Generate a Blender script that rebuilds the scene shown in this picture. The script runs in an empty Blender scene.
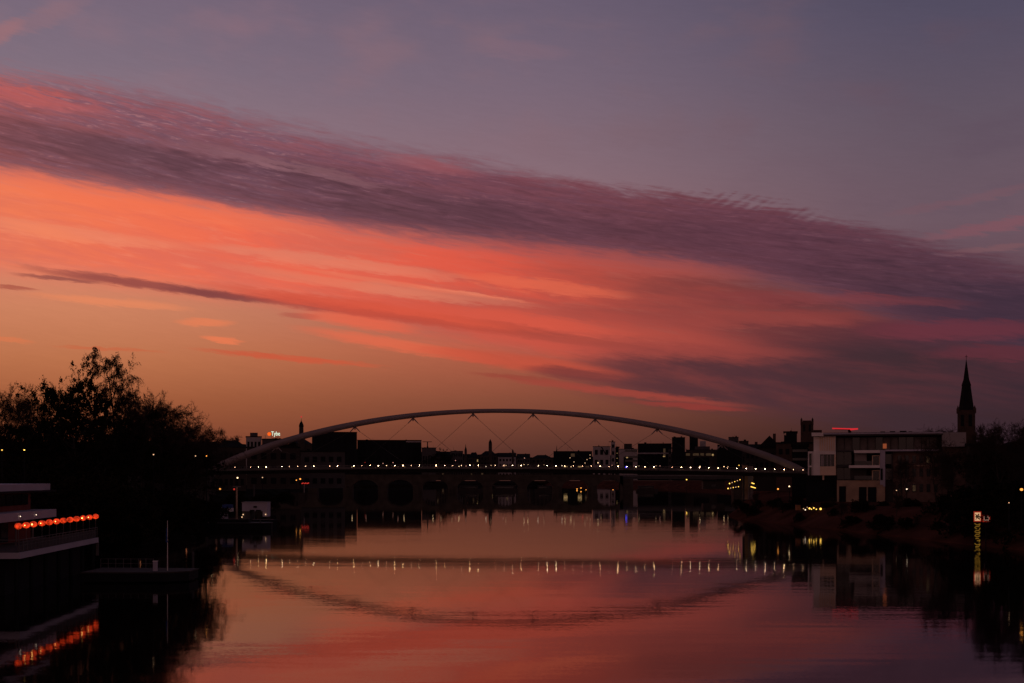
import bpy, math, random
import numpy as np
from mathutils import Vector, Matrix
S = bpy.context.scene
COL = S.collection
F = 1260.0; HC = 11.0; HY = 476.5
def X(px, d): return (px - 512.0) * d / F
def Z(py, d): return HC + (HY - py) * d / F

# ------------------------------------------------------------------ materials
def lin(c):
    return tuple(((v/255)/12.92 if v/255 <= .04045 else ((v/255+.055)/1.055)**2.4) for v in c)
def mat(name, col, rough=.8, var=.35, scale=.6, spec=.3, metal=0.):
    m = bpy.data.materials.new(name); m.use_nodes = True
    N = m.node_tree.nodes; L = m.node_tree.links
    b = N['Principled BSDF']; b.inputs['Roughness'].default_value = rough
    b.inputs['Specular IOR Level'].default_value = spec; b.inputs['Metallic'].default_value = metal
    tc = N.new('ShaderNodeTexCoord'); nz = N.new('ShaderNodeTexNoise')
    nz.inputs['Scale'].default_value = scale; nz.inputs['Detail'].default_value = 5
    r = N.new('ShaderNodeValToRGB'); r.color_ramp.elements[0].position = .3; r.color_ramp.elements[1].position = .7
    r.color_ramp.elements[0].color = tuple(c*(1-var) for c in col)+(1,)
    r.color_ramp.elements[1].color = tuple(min(.9, c*(1+var*.6)) for c in col)+(1,)
    L.new(tc.outputs['Object'], nz.inputs['Vector']); L.new(nz.outputs['Fac'], r.inputs['Fac'])
    L.new(r.outputs['Color'], b.inputs['Base Color'])
    return m
def glow(name, col, strength):
    m = bpy.data.materials.new(name); m.use_nodes = True
    N = m.node_tree.nodes; b = N['Principled BSDF']
    b.inputs['Base Color'].default_value = (.02, .02, .02, 1)
    b.inputs['Emission Color'].default_value = tuple(col)+(1,)
    b.inputs['Emission Strength'].default_value = strength
    return m
M = {}
M['bark'] = mat('bark', (.028, .02, .017)); M['leaf'] = mat('leaf', (.022, .017, .01), .9, .5, .4, .0)
M['twig'] = mat('twig', (.065, .043, .036), .9, .3, .4, .0)
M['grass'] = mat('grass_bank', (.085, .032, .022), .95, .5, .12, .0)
M['earth'] = mat('earth', (.02, .017, .015), .95, .4, .05, .0)
M['quay'] = mat('quay_stone', (.07, .06, .05), .9, .4, .3, .1)
M['stone'] = mat('bridge_stone', (.07, .055, .045), .9, .4, .2, .1)
M['steel'] = mat('painted_steel', (.26, .20, .205), .55, .12, .2, .3)
M['deck'] = mat('deck_steel', (.06, .055, .055), .7, .2, .2, .2)
M['rail'] = mat('railing_steel', (.13, .11, .11), .6, .2, .3)
M['white'] = mat('white_render', (.82, .70, .66), .8, .1, .3)
M['cream'] = mat('cream_cladding', (.80, .56, .40), .8, .15, .4)
M['lilac'] = mat('pale_fascia_paint', (.44, .38, .45), .7, .1, .3)
M['sand'] = mat('sandstone', (.42, .27, .18), .9, .25, .5)
M['brick'] = mat('dark_brick', (.06, .032, .025), .9, .3, .6)
M['brickwing'] = mat('brown_brick', (.17, .10, .08), .9, .3, .8)
M['redwall'] = mat('red_panel', (.16, .035, .03), .8, .2, .5)
M['dark'] = mat('dark_paint', (.010, .010, .012), .7, .2, .5, .1)
M['farglass'] = mat('unlit_panes', (.012, .011, .013), .8, .2, .5, .05)
M['slate'] = mat('slate_roof', (.016, .014, .015), .9, .3, .3, .05)
M['wallgrey'] = mat('grey_render', (.07, .06, .062), .9, .25, .1)
M['wallbrown'] = mat('brown_render', (.042, .030, .027), .9, .25, .1)
M['wallpale'] = mat('pale_render', (.36, .30, .30), .9, .2, .1)
M['glass'] = mat('dark_glass', (.012, .014, .018), .15, .2, .5, .5)
M['curtain'] = mat('curtained_glass', (.13, .10, .10), .4, .3, .8, .3)
M['wood'] = mat('deck_wood', (.045, .035, .03), .9, .3, 1.)
M['blue'] = mat('blue_canvas', (.03, .06, .2), .8, .3, 1.)
M['hill'] = mat('hill_woods', (.02, .018, .014), 1., .5, .02, .0)
M['orangecloth'] = mat('orange_canvas', (.3, .12, .05), .8, .3, 1.)
M['redpaint'] = mat('red_sign_paint', (.55, .03, .02), .6, .1, 1.)
G = {}
G['warm'] = glow('warm_lamp', (1., .66, .34), 3.2); G['warmdim'] = glow('warm_lamp_dim', (1., .58, .32), 1.1)
G['soft'] = glow('soft_lamp', (1., .74, .52), 2.4)
G['railwarm'] = glow('railing_lamp_warm', (1.,.62,.30), 75.); G['railsoft'] = glow('railing_lamp_soft', (1.,.70,.42), 50.); G['raildim'] = glow('railing_lamp_dim', (1.,.56,.32), 16.)
G['pink'] = glow('pinkish_lamp', (1., .45, .34), 1.); G['yellow'] = glow('yellow_lamp', (1., .56, .09), 2.6)
G['orange'] = glow('orange_lamp', (1., .36, .06), 1.7); G['red'] = glow('red_lamp', (1., .06, .04), .5)
G['neon'] = glow('red_neon', (1., .035, .045), .6); G['blue'] = glow('blue_lamp', (.09, .08, 1.), 1.8)
G['win'] = glow('lit_window', (1., .62, .25), .32); G['windim'] = glow('dim_lit_window', (.8, .45, .22), .045)
G['whitesign'] = glow('white_sign_letters', (.85, 1., .75), .9); G['orangesign'] = glow('orange_sign_logo', (1., .13, .01), 1.)
G['lant'] = glow('red_lantern', (1., .055, .010), .6)
for m_, lo_, hi_, sc_n in ((G['lant'], .25, 1.05, 3.), (G['win'], .1, .5, 1.2)):
    N_ = m_.node_tree.nodes; q_ = N_.new('ShaderNodeTexNoise'); q_.inputs['Scale'].default_value = sc_n; g_ = N_.new('ShaderNodeNewGeometry')
    r_ = N_.new('ShaderNodeMapRange'); r_.inputs[1].default_value = .35; r_.inputs[2].default_value = .65; r_.inputs[3].default_value = lo_; r_.inputs[4].default_value = hi_
    m_.node_tree.links.new(g_.outputs['Position'], q_.inputs['Vector']); m_.node_tree.links.new(q_.outputs['Fac'], r_.inputs[0])
    m_.node_tree.links.new(r_.outputs[0], N_['Principled BSDF'].inputs['Emission Strength']); G['lantcore'] = glow('lantern_bulb', (1., .50, .12), 5.)
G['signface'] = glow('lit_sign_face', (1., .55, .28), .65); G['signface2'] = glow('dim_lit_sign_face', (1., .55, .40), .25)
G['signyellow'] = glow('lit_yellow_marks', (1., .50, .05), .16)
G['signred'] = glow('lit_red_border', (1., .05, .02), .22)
G['tint'] = glow('glow_orange_window', (1., .22, .08), .22)

# ------------------------------------------------------------------ mesh builder
class MB:
    def __init__(s): s.v = []; s.f = []
    def quad(s, a, b, c, d):
        n = len(s.v); s.v += [tuple(a), tuple(b), tuple(c), tuple(d)]; s.f.append((n, n+1, n+2, n+3)); return s
    def tri(s, a, b, c):
        n = len(s.v); s.v += [tuple(a), tuple(b), tuple(c)]; s.f.append((n, n+1, n+2)); return s
    def box(s, x0, x1, y0, y1, z0, z1):
        n = len(s.v)
        s.v += [(x0,y0,z0),(x1,y0,z0),(x1,y1,z0),(x0,y1,z0),(x0,y0,z1),(x1,y0,z1),(x1,y1,z1),(x0,y1,z1)]
        for f in ((0,3,2,1),(4,5,6,7),(0,1,5,4),(1,2,6,5),(2,3,7,6),(3,0,4,7)): s.f.append(tuple(n+i for i in f))
        return s
    def prism(s, pts, z0, z1):
        n = len(s.v); k = len(pts)
        s.v += [(p[0], p[1], z0) for p in pts] + [(p[0], p[1], z1) for p in pts]
        s.f.append(tuple(n+i for i in range(k))[::-1]); s.f.append(tuple(n+k+i for i in range(k)))
        for i in range(k): j = (i+1) % k; s.f.append((n+i, n+j, n+k+j, n+k+i))
        return s
    def tube(s, p0, p1, r0, r1=None, k=6):
        r1 = r0 if r1 is None else r1
        p0 = Vector(p0); p1 = Vector(p1); d = (p1-p0)
        if d.length < 1e-6: return s
        d.normalize(); a = d.orthogonal().normalized(); b = d.cross(a)
        n = len(s.v)
        for p, r in ((p0, r0), (p1, r1)):
            for i in range(k):
                t = 2*math.pi*i/k; s.v.append(tuple(p + a*(r*math.cos(t)) + b*(r*math.sin(t))))
        for i in range(k): j = (i+1) % k; s.f.append((n+i, n+j, n+k+j, n+k+i))
        s.f.append(tuple(n+i for i in range(k))[::-1]); s.f.append(tuple(n+k+i for i in range(k)))
        return s
    def lathe(s, c, prof, k=10):
        n = len(s.v); c = Vector(c)
        for r, z in prof:
            for i in range(k):
                t = 2*math.pi*(i+.5)/k; s.v.append((c.x+r*math.cos(t), c.y+r*math.sin(t), c.z+z))
        for q in range(len(prof)-1):
            for i in range(k):
                j = (i+1) % k; s.f.append((n+q*k+i, n+q*k+j, n+(q+1)*k+j, n+(q+1)*k+i))
        s.f.append(tuple(n+i for i in range(k))[::-1]); m = n+(len(prof)-1)*k; s.f.append(tuple(m+i for i in range(k)))
        return s
    def ball(s, c, r, k=8, sq=1.):
        return s.lathe(c, [(r*math.sin(math.pi*(q+.15)/(5.3)), -r*sq*math.cos(math.pi*(q+.15)/5.3)) for q in range(6)], k)
    def build(s, name, m, parent=None, smooth=False):
        me = bpy.data.meshes.new(name); me.from_pydata(s.v, [], s.f); me.update()
        if smooth: me.polygons.foreach_set('use_smooth', [True]*len(me.polygons))
        me.materials.append(m)
        o = bpy.data.objects.new(name, me); COL.objects.link(o)
        if parent: o.parent = parent
        return o
def tag(o, label=None, cat=None, group=None, kind=None):
    if label: o['label'] = label
    if cat: o['category'] = cat
    if group: o['group'] = group
    if kind: o['kind'] = kind
    return o
def thing(name, label, cat, loc=(0,0,0), rz=0., group=None):
    o = bpy.data.objects.new(name, None); COL.objects.link(o); o.location = loc; o.rotation_euler = (0,0,rz)
    o.empty_display_size = .5
    return tag(o, label, cat, group)
def dup(root, loc, rz=0., sc=1., label=None, group=None):
    r = root.copy(); COL.objects.link(r); r.location = loc; r.rotation_euler = (0,0,rz)
    r.scale = sc if isinstance(sc, tuple) else (sc,)*3
    if label: r['label'] = label
    if group: r['group'] = group
    for ch in list(root.children):
        c = ch.copy(); COL.objects.link(c); c.parent = r
        for g in list(ch.children):
            d = g.copy(); COL.objects.link(d); d.parent = c
    return r

# ------------------------------------------------------------------ camera
cam = bpy.data.cameras.new('camera'); co = bpy.data.objects.new('camera', cam); COL.objects.link(co)
co.location = (0, 0, HC); co.rotation_euler = (math.pi/2, 0, 0)
cam.sensor_width = 36; cam.lens = F/1024*36; cam.shift_y = (HY-341.5)/1024
cam.clip_start = .5; cam.clip_end = 30000; S.camera = co
S.render.resolution_x = 1024; S.render.resolution_y = 683
S.view_settings.view_transform = 'Standard'; S.view_settings.look = 'None'
S.view_settings.exposure = 0; S.view_settings.gamma = 1

# ------------------------------------------------------------------ sky
W = bpy.data.worlds.new('World'); S.world = W; W.use_nodes = True
NT = W.node_tree; NT.nodes.clear()
def nn(t, **k):
    n = NT.nodes.new(t)
    for a, b in k.items(): setattr(n, a, b)
    return n
def lk(a, b): NT.links.new(a, b)
def sock(i, v):
    if hasattr(v, 'is_output'): lk(v, i)
    elif isinstance(v, tuple): i.default_value = v if len(v) == len(i.default_value) else v+(1,)
    else: i.default_value = v
def mth(op, a, b=0., c=0., clamp=False):
    n = nn('ShaderNodeMath', operation=op, use_clamp=clamp); sock(n.inputs[0], a); sock(n.inputs[1], b)
    sock(n.inputs[2], c); return n.outputs[0]
def sstep(x, a, b):
    n = nn('ShaderNodeMapRange', interpolation_type='SMOOTHSTEP'); n.clamp = True
    sock(n.inputs[0], x); sock(n.inputs[1], a); sock(n.inputs[2], b); n.inputs[3].default_value = 0; n.inputs[4].default_value = 1
    return n.outputs[0]
def mixc(f, a, b):
    n = nn('ShaderNodeMix', data_type='RGBA'); sock(n.inputs[0], f); sock(n.inputs[6], a); sock(n.inputs[7], b); return n.outputs[2]
tc = nn('ShaderNodeTexCoord'); sp = nn('ShaderNodeSeparateXYZ'); lk(tc.outputs['Generated'], sp.inputs[0])
dx, dy, dz = sp.outputs
AZ = mth('MULTIPLY', mth('ARCTAN2', dx, dy), 180/math.pi)
EL0 = mth('MULTIPLY', mth('ARCSINE', mth('MAXIMUM', mth('MINIMUM', dz, .9999), 0.)), 180/math.pi)
def az(px): return math.degrees(math.atan((px-512)/F))
def el(px, py): return math.degrees(math.atan((HY-py)/math.hypot(F, px-512)))
AMIN, AMAX = -26., 26.
AN = nn('ShaderNodeMapRange'); AN.clamp = True; lk(AZ, AN.inputs[0]); AN.inputs[1].default_value = AMIN; AN.inputs[2].default_value = AMAX
AN = AN.outputs[0]
XS = [0, 128, 256, 384, 512, 640, 768, 896, 1024]
def vec(a, b, c=0.):
    n = nn('ShaderNodeCombineXYZ'); sock(n.inputs[0], a); sock(n.inputs[1], b); sock(n.inputs[2], c); return n.outputs[0]
def noise(v, scale, detail=4., rough=.55, dist=0.):
    n = nn('ShaderNodeTexNoise'); lk(v, n.inputs['Vector']); n.inputs['Scale'].default_value = scale
    n.inputs['Detail'].default_value = detail; n.inputs['Roughness'].default_value = rough; n.inputs['Distortion'].default_value = dist
    return n.outputs['Fac']
def curve(ys, xs=XS, raw=False):
    """elevation (deg) of a cloud edge as a function of azimuth"""
    n = nn('ShaderNodeFloatCurve'); lk(AN, n.inputs['Value'])
    c = n.mapping.curves[0]; n.mapping.use_clip = False
    pts = [((az(x)-AMIN)/(AMAX-AMIN), (y if raw else el(x, y)/30.)) for x, y in zip(xs, ys)]
    c.points[0].location = pts[0]; c.points[1].location = pts[-1]
    for p in pts[1:-1]: c.points.new(*p)
    n.mapping.update()
    return n.outputs[0] if raw else mth('MULTIPLY', n.outputs[0], 30.)
def acol(cols, xs=XS):
    n = nn('ShaderNodeValToRGB'); lk(AN, n.inputs[0]); r = n.color_ramp
    ps = [((az(x)-AMIN)/(AMAX-AMIN), lin(c)+(1,)) for x, c in zip(xs, cols)]
    r.elements[0].position, r.elements[0].color = ps[0]; r.elements[1].position, r.elements[1].color = ps[-1]
    for p, c in ps[1:-1]: e = r.elements.new(p); e.color = c
    return n.outputs[0]
def ecol(stops, px):
    n = nn('ShaderNodeValToRGB'); r = n.color_ramp
    lk(mth('DIVIDE', EL0, 60.), n.inputs[0])
    ps = sorted((el(px, y)/60. if y < 900 else (1000-y)/60., lin(c)+(1,)) for y, c in stops)
    r.elements[0].position, r.elements[0].color = ps[0]; r.elements[1].position, r.elements[1].color = ps[-1]
    for p, c in ps[1:-1]: e = r.elements.new(p); e.color = c
    return n.outputs[0]
# sheared coordinates following the cloud direction (down to the right, ~10 deg)
SL = .165
ALONG = mth('ADD', AZ, mth('MULTIPLY', EL0, -SL)); ACROSS = mth('ADD', EL0, mth('MULTIPLY', AZ, SL))
ALONG2 = mth('ADD', AZ, mth('MULTIPLY', EL0, -.09)); ACROSS2 = mth('ADD', EL0, mth('MULTIPLY', AZ, .09))
nbig = noise(vec(mth('MULTIPLY', ALONG, .12), mth('MULTIPLY', ACROSS, .75)), 1., 5., .6, .3)
nfib = noise(vec(mth('MULTIPLY', ALONG, .5), mth('MULTIPLY', ACROSS, 4.5), 3.), 1., 5., .62, .6)
nfine = noise(vec(mth('MULTIPLY', ALONG2, 1.4), mth('MULTIPLY', ACROSS2, 9.), 7.), 1., 5., .6, .8)
nsoft = noise(vec(mth('MULTIPLY', AZ, .22), mth('MULTIPLY', EL0, .5), 11.), 1., 3., .5)
# herringbone ripples on the upper rim of the dark bank
rip = nn('ShaderNodeTexWave', wave_type='BANDS', bands_direction='X')
lk(vec(mth('ADD', AZ, mth('MULTIPLY', EL0, -1.5)), EL0), rip.inputs['Vector'])
rip.inputs['Scale'].default_value = .5; rip.inputs['Distortion'].default_value = 7.; rip.inputs['Detail'].default_value = 2.; rip.inputs['Detail Scale'].default_value = 1.2
ripm = mth('MULTIPLY', sstep(AZ, az(520), az(640)), mth('SUBTRACT', 1., sstep(AZ, az(780), az(860))))
RIP = mth('MULTIPLY', mth('SUBTRACT', rip.outputs['Fac'], .5), ripm)
def wob(a, b, c=0.):
    t = mth('MULTIPLY', mth('SUBTRACT', nbig, .5), a)
    t = mth('ADD', t, mth('MULTIPLY', mth('SUBTRACT', nfib, .5), b))
    if c: t = mth('ADD', t, mth('MULTIPLY', mth('SUBTRACT', nfine, .5), c))
    return t
EW = mth('ADD', EL0, wob(1.1, 1.3, .35)); EWL = mth('ADD', EL0, wob(.9, .8, .25)); EWR = mth('ADD', EW, mth('MULTIPLY', mth('MULTIPLY', RIP, sstep(nsoft, .3, .6)), .24)); EWS = mth('ADD', EL0, wob(.7, .6, .3))
def below(E, edge, w):      # 1 below edge
    return mth('SUBTRACT', 1., sstep(E, mth('SUBTRACT', edge, w), mth('ADD', edge, w)))
def above(E, edge, w): return sstep(E, mth('SUBTRACT', edge, w), mth('ADD', edge, w))

bl = ecol([(476,(116,60,44)),(440,(134,70,48)),(400,(160,90,58)),(360,(186,112,75)),(310,(204,128,94)),(270,(214,128,102)),(160,(150,120,128)),(60,(126,109,124)),(-40,(114,99,118)),(955,(60,62,90))], 100)
bm = ecol([(476,(70,40,36)),(450,(88,50,43)),(425,(112,62,49)),(400,(134,74,56)),(350,(176,92,70)),(250,(150,108,112)),(170,(136,108,118)),(80,(120,102,118)),(-20,(104,92,112)),(955,(50,54,80))], 512)
br = ecol([(476,(38,22,24)),(440,(50,30,32)),(390,(64,40,46)),(300,(98,66,76)),(220,(108,86,97)),(120,(98,84,98)),(20,(84,77,97)),(-60,(72,70,92)),(955,(40,46,70))], 930)
col = mixc(sstep(AZ, az(60), az(560)), bl, bm); col = mixc(sstep(AZ, az(480), az(980)), col, br)
# faint mauve veils in the clear upper sky
col = mixc(mth('MULTIPLY', sstep(nsoft, .45, .75), mth('MULTIPLY', .5, above(EL0, curve([60,80,100,130,160,175,190,220,250]), 1.5))), col, acol([(150,112,120),(146,112,122),(142,108,120),(138,106,116),(134,104,114),(122,96,106),(112,88,100),(100,80,94),(90,74,90)]))

# glowing sheet under the dark bank
sheetc = acol([(222,112,88),(226,108,86),(222,104,84),(210,98,80),(188,82,70),(140,64,60),(114,54,56),(100,48,54),(84,42,52)])
sheetc2 = acol([(240,122,84),(240,114,80),(236,104,78),(230,94,72),(214,84,66),(162,70,62),(128,58,58),(112,50,56),(92,46,56)])
sc_ = mixc(sstep(nbig, .38, .62), sheetc, sheetc2)
sc_ = mixc(mth('MULTIPLY', sstep(nfib, .5, .72), .35), sc_, acol([(238,130,100),(236,134,104),(226,126,100),(214,114,92),(190,100,84),(156,84,74),(124,70,66),(96,56,62),(80,50,62)]))
m = mth('MULTIPLY', below(EWL, curve([164,182,204,224,240,256,280,316,343]), 1.05), above(EWS, curve([268,280,296,318,350,382,400,404,400]), curve([.7,.8,.8,1.,1.2,1.,.8,.8,.8], raw=True)))
col = mixc(m, col, sc_)
# dark bank: pink upper part, slate-mauve core
b1 = acol([(178,92,90),(152,86,94),(142,84,94),(134,76,88),(128,70,82),(118,64,74),(112,62,74),(104,60,74),(98,58,72)])
b1b = acol([(132,80,92),(120,78,92),(112,74,90),(106,64,80),(104,60,74),(100,56,70),(94,54,68),(86,52,66),(78,50,66)])
bc = mixc(sstep(nfib, .36, .64), b1, b1b)
ue = curve([74,94,120,150,172,192,206,238,268]); le = curve([168,188,210,230,244,256,280,316,342])
m = mth('MULTIPLY', below(EWR, ue, curve([.6,.6,.6,.7,.6,.35,.3,.4,.7], raw=True)), above(EWL, le, .6))
col = mixc(mth('MULTIPLY', m, .94), col, bc)
hl = mth('MULTIPLY', sstep(mth('ADD', mth('MULTIPLY', nfine, .5), mth('MULTIPLY', nfib, .5)), .53, .66), mth('MULTIPLY', m, .5))
col = mixc(hl, col, acol([(196,118,112),(186,124,124),(172,118,120),(158,100,104),(138,84,92),(126,76,84),(118,72,82),(110,70,80),(108,68,78)]))
core = acol([(112,68,76),(100,64,74),(94,60,72),(92,58,68),(92,56,68),(92,54,66),(88,52,66),(72,46,60),(60,44,60)])
m = mth('MULTIPLY', below(EWR, curve([114,134,154,178,194,210,222,254,282]), .85), above(EWL, curve([164,184,206,226,240,250,272,308,350]), .65))
col = mixc(mth('MULTIPLY', m, mth('ADD', .5, mth('MULTIPLY', sstep(mth('ADD', mth('MULTIPLY', nbig, .6), mth('MULTIPLY', nfib, .4)), .62, .42), .45))), col, core)
# fine fibres through the whole bank
nf3 = noise(vec(mth('MULTIPLY', ALONG, .7), mth('MULTIPLY', ACROSS, 8.), 21.), 1., 4., .6, 1.2)
bm_ = mth('MULTIPLY', below(EWR, ue, .5), above(EWL, le, .6))
hf = nn('ShaderNodeHueSaturation'); lk(col, hf.inputs['Color'])
lk(mth('ADD', 1., mth('MULTIPLY', mth('MULTIPLY', mth('ADD', mth('SUBTRACT', nf3, .5), mth('MULTIPLY', mth('SUBTRACT', nfib, .5), .9)), .6), bm_)), hf.inputs['Value'])
col = hf.outputs[0]
# purple mass low on the right
m = mth('MULTIPLY', below(EWS, curve([380,380,380,378,370,352,346,336,350], XS), curve([.5,.5,.5,.5,.5,.9,1.,1.,.8], raw=True)), above(EWS, curve([382,382,382,380,380,400,414,440,460]), .6))
m = mth('MULTIPLY', m, sstep(AZ, az(490), az(660)))
col = mixc(mth('MULTIPLY', m, mth('ADD', .62, mth('MULTIPLY', sstep(nbig, .66, .4), .35))), col, acol([(90,50,60)]*4+[(112,54,58),(88,48,54),(74,44,52),(60,40,48),(56,38,48)]))
# right hand side: violet mass under the band
m = mth('MULTIPLY', mth('MULTIPLY', sstep(AZ, az(800), az(1010)), below(EWS, el(960,292), .8)), above(EWS, el(960,345), .6))
col = mixc(mth('MULTIPLY', m, .75), col, lin((64,44,60)))
# single wisps: (px, py, half length px, half thickness px, slope, colour, strength)
def wisp(px, py, lx, ly, slope, c, st, E=None):
    E = EWS if E is None else E
    u = mth('DIVIDE', mth('SUBTRACT', AZ, az(px)), math.degrees(lx/F))
    v = mth('DIVIDE', mth('ADD', mth('SUBTRACT', E, el(px, py)), mth('MULTIPLY', mth('SUBTRACT', AZ, az(px)), slope)), math.degrees(ly/F))
    r = mth('ADD', mth('MULTIPLY', u, u), mth('MULTIPLY', v, v))
    return mth('MULTIPLY', sstep(r, 1., .05), st), lin(c)
ET = mth('ADD', EL0, wob(.12, .3, .22))
for a in [
    (540, 328, 280, 26, .12, (190, 80, 66), .5, None), (470, 318, 190, 12, .1, (214, 86, 66), .8, None),
    (620, 262, 160, 16, .12, (180, 76, 66), .4, None), (540, 285, 110, 9, .12, (232, 106, 76), .6, None),
    (150, 205, 190, 14, .12, (244, 116, 78), .5, None), (60, 232, 150, 9, .08, (240, 140, 104), .5, None),
    (330, 262, 160, 8, .1, (226, 136, 108), .5, None), (440, 296, 120, 7, .12, (206, 124, 100), .45, None),
    (150, 285, 135, 6., .095, (150, 74, 68), .95, ET), (225, 296, 70, 5, .1, (128, 64, 64), .85, ET), (340, 309, 130, 7, .115, (172, 72, 62), .9, ET), (470, 324, 120, 7, .11, (164, 68, 58), .8, ET), (560, 338, 110, 6, .12, (160, 68, 58), .6, ET), (60, 279, 50, 3, .06, (140, 72, 68), .8, ET), (15, 288, 26, 2.5, .03, (170, 84, 68), .8, ET),
    (370, 309, 200, 8, .125, (214, 84, 62), .85, ET), (430, 322, 130, 5, .13, (190, 76, 60), .7, ET), (340, 283, 150, 7, .12, (224, 128, 100), .5, ET), (300, 316, 26, 4, .05, (176, 80, 68), .6, ET),
    (110, 302, 90, 5, .05, (236, 136, 92), .6, ET), (222, 339, 26, 5., .08, (240, 122, 80), .7, EWS), (205, 322, 34, 5, .0, (240, 126, 82), .55, ET),
    (290, 358, 108, 3.6, .075, (200, 88, 60), .95, ET), (110, 349, 60, 2, .03, (200, 96, 62), .6, ET), (10, 339, 26, 3.5, .1, (220, 118, 76), .6, ET), (360, 322, 70, 9, .12, (240, 96, 66), .6, ET),
    (400, 345, 120, 8, .15, (238, 104, 72), .6, ET), (520, 362, 130, 10, .13, (196, 78, 58), .7, ET), (520, 378, 60, 3.5, .1, (150, 66, 54), .7, ET),
    (620, 392, 150, 5, .12, (160, 66, 56), .8, ET), (690, 406, 70, 3.5, .08, (150, 56, 52), .7, ET), (575, 374, 60, 8, .12, (116, 54, 54), .8, ET), (700, 350, 150, 8, .05, (148, 64, 60), .4, ET),
    (720, 318, 190, 12, .04, (156, 68, 62), .5, None), (820, 300, 160, 8, .06, (140, 60, 62), .4, None),
    (400, 284, 150, 3., .135, (232, 122, 92), .5, EL0), (470, 294, 75, 1.5, .14, (240, 130, 98), .45, ET),
    (30, 22, 70, 12, -.45, (146, 108, 116), .4, None), (0, 34, 26, 12, -.6, (170, 112, 112), .4, None), (520, 50, 60, 10, .1, (136, 104, 116), .35, None),
    (20, 96, 90, 9, .08, (190, 92, 88), .55, EWR), (300, 170, 110, 6, .16, (150, 104, 110), .35, EWR), (230, 155, 80, 8, .14, (146, 98, 106), .3, EWR),
    
    (430, 165, 60, 8, .18, (156, 84, 90), .5, None), (1000, 226, 90, 7, -.13, (128, 82, 92), .75, None), (970, 198, 90, 6, -.16, (120, 84, 94), .5, None), (1010, 246, 70, 5, -.08, (128, 86, 92), .55, None), (960, 330, 110, 12, .03, (112, 48, 60), .65, None), (1000, 352, 80, 9, .02, (100, 44, 56), .6, None),
]:
    mk, cc = wisp(*a[:7], E=a[7]); col = mixc(mk, col, cc)
# fine-grain lightness in the clouds
fg = mth('ADD', .93, mth('MULTIPLY', mth('ADD', nfib, nfine), .07))
hv = nn('ShaderNodeHueSaturation'); lk(col, hv.inputs['Color']); lk(fg, hv.inputs['Value']); hv.inputs['Saturation'].default_value = 1.0
col = hv.outputs[0]
# away from the afterglow the twilight sky is a dim grey-violet
back = mth('SUBTRACT', 1., sstep(dy, -.15, .75))
col = mixc(back, col, mixc(sstep(EL0, 0., 40.), lin((146, 104, 98)), lin((58, 54, 68))))
sky = nn('ShaderNodeTexSky'); sky.sky_type = 'NISHITA'; sky.sun_disc = False
SUN_AZ, SUN_EL = math.radians(-55), math.radians(2.)
sky.sun_elevation = SUN_EL; sky.sun_rotation = SUN_AZ
bg1 = nn('ShaderNodeBackground'); lk(col, bg1.inputs[0]); bg1.inputs[1].default_value = 1.
bg2 = nn('ShaderNodeBackground'); lk(sky.outputs[0], bg2.inputs[0]); bg2.inputs[1].default_value = .002
ad = nn('ShaderNodeAddShader'); lk(bg1.outputs[0], ad.inputs[0]); lk(bg2.outputs[0], ad.inputs[1])
wo = nn('ShaderNodeOutputWorld'); lk(ad.outputs[0], wo.inputs[0])
W.cycles.sampling_method = 'MANUAL'; W.cycles.sample_map_resolution = 512
sl = bpy.data.lights.new('sun', 'SUN'); so = bpy.data.objects.new('sun', sl); COL.objects.link(so)
sl.energy = .03; sl.angle = math.radians(12); sl.color = (1., .55, .35)
sv = Vector((math.sin(SUN_AZ)*math.cos(SUN_EL), math.cos(SUN_AZ)*math.cos(SUN_EL), math.sin(SUN_EL)))
so.rotation_euler = (-sv).to_track_quat('-Z', 'Y').to_euler(); so.location = (0, 0, 120)

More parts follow.
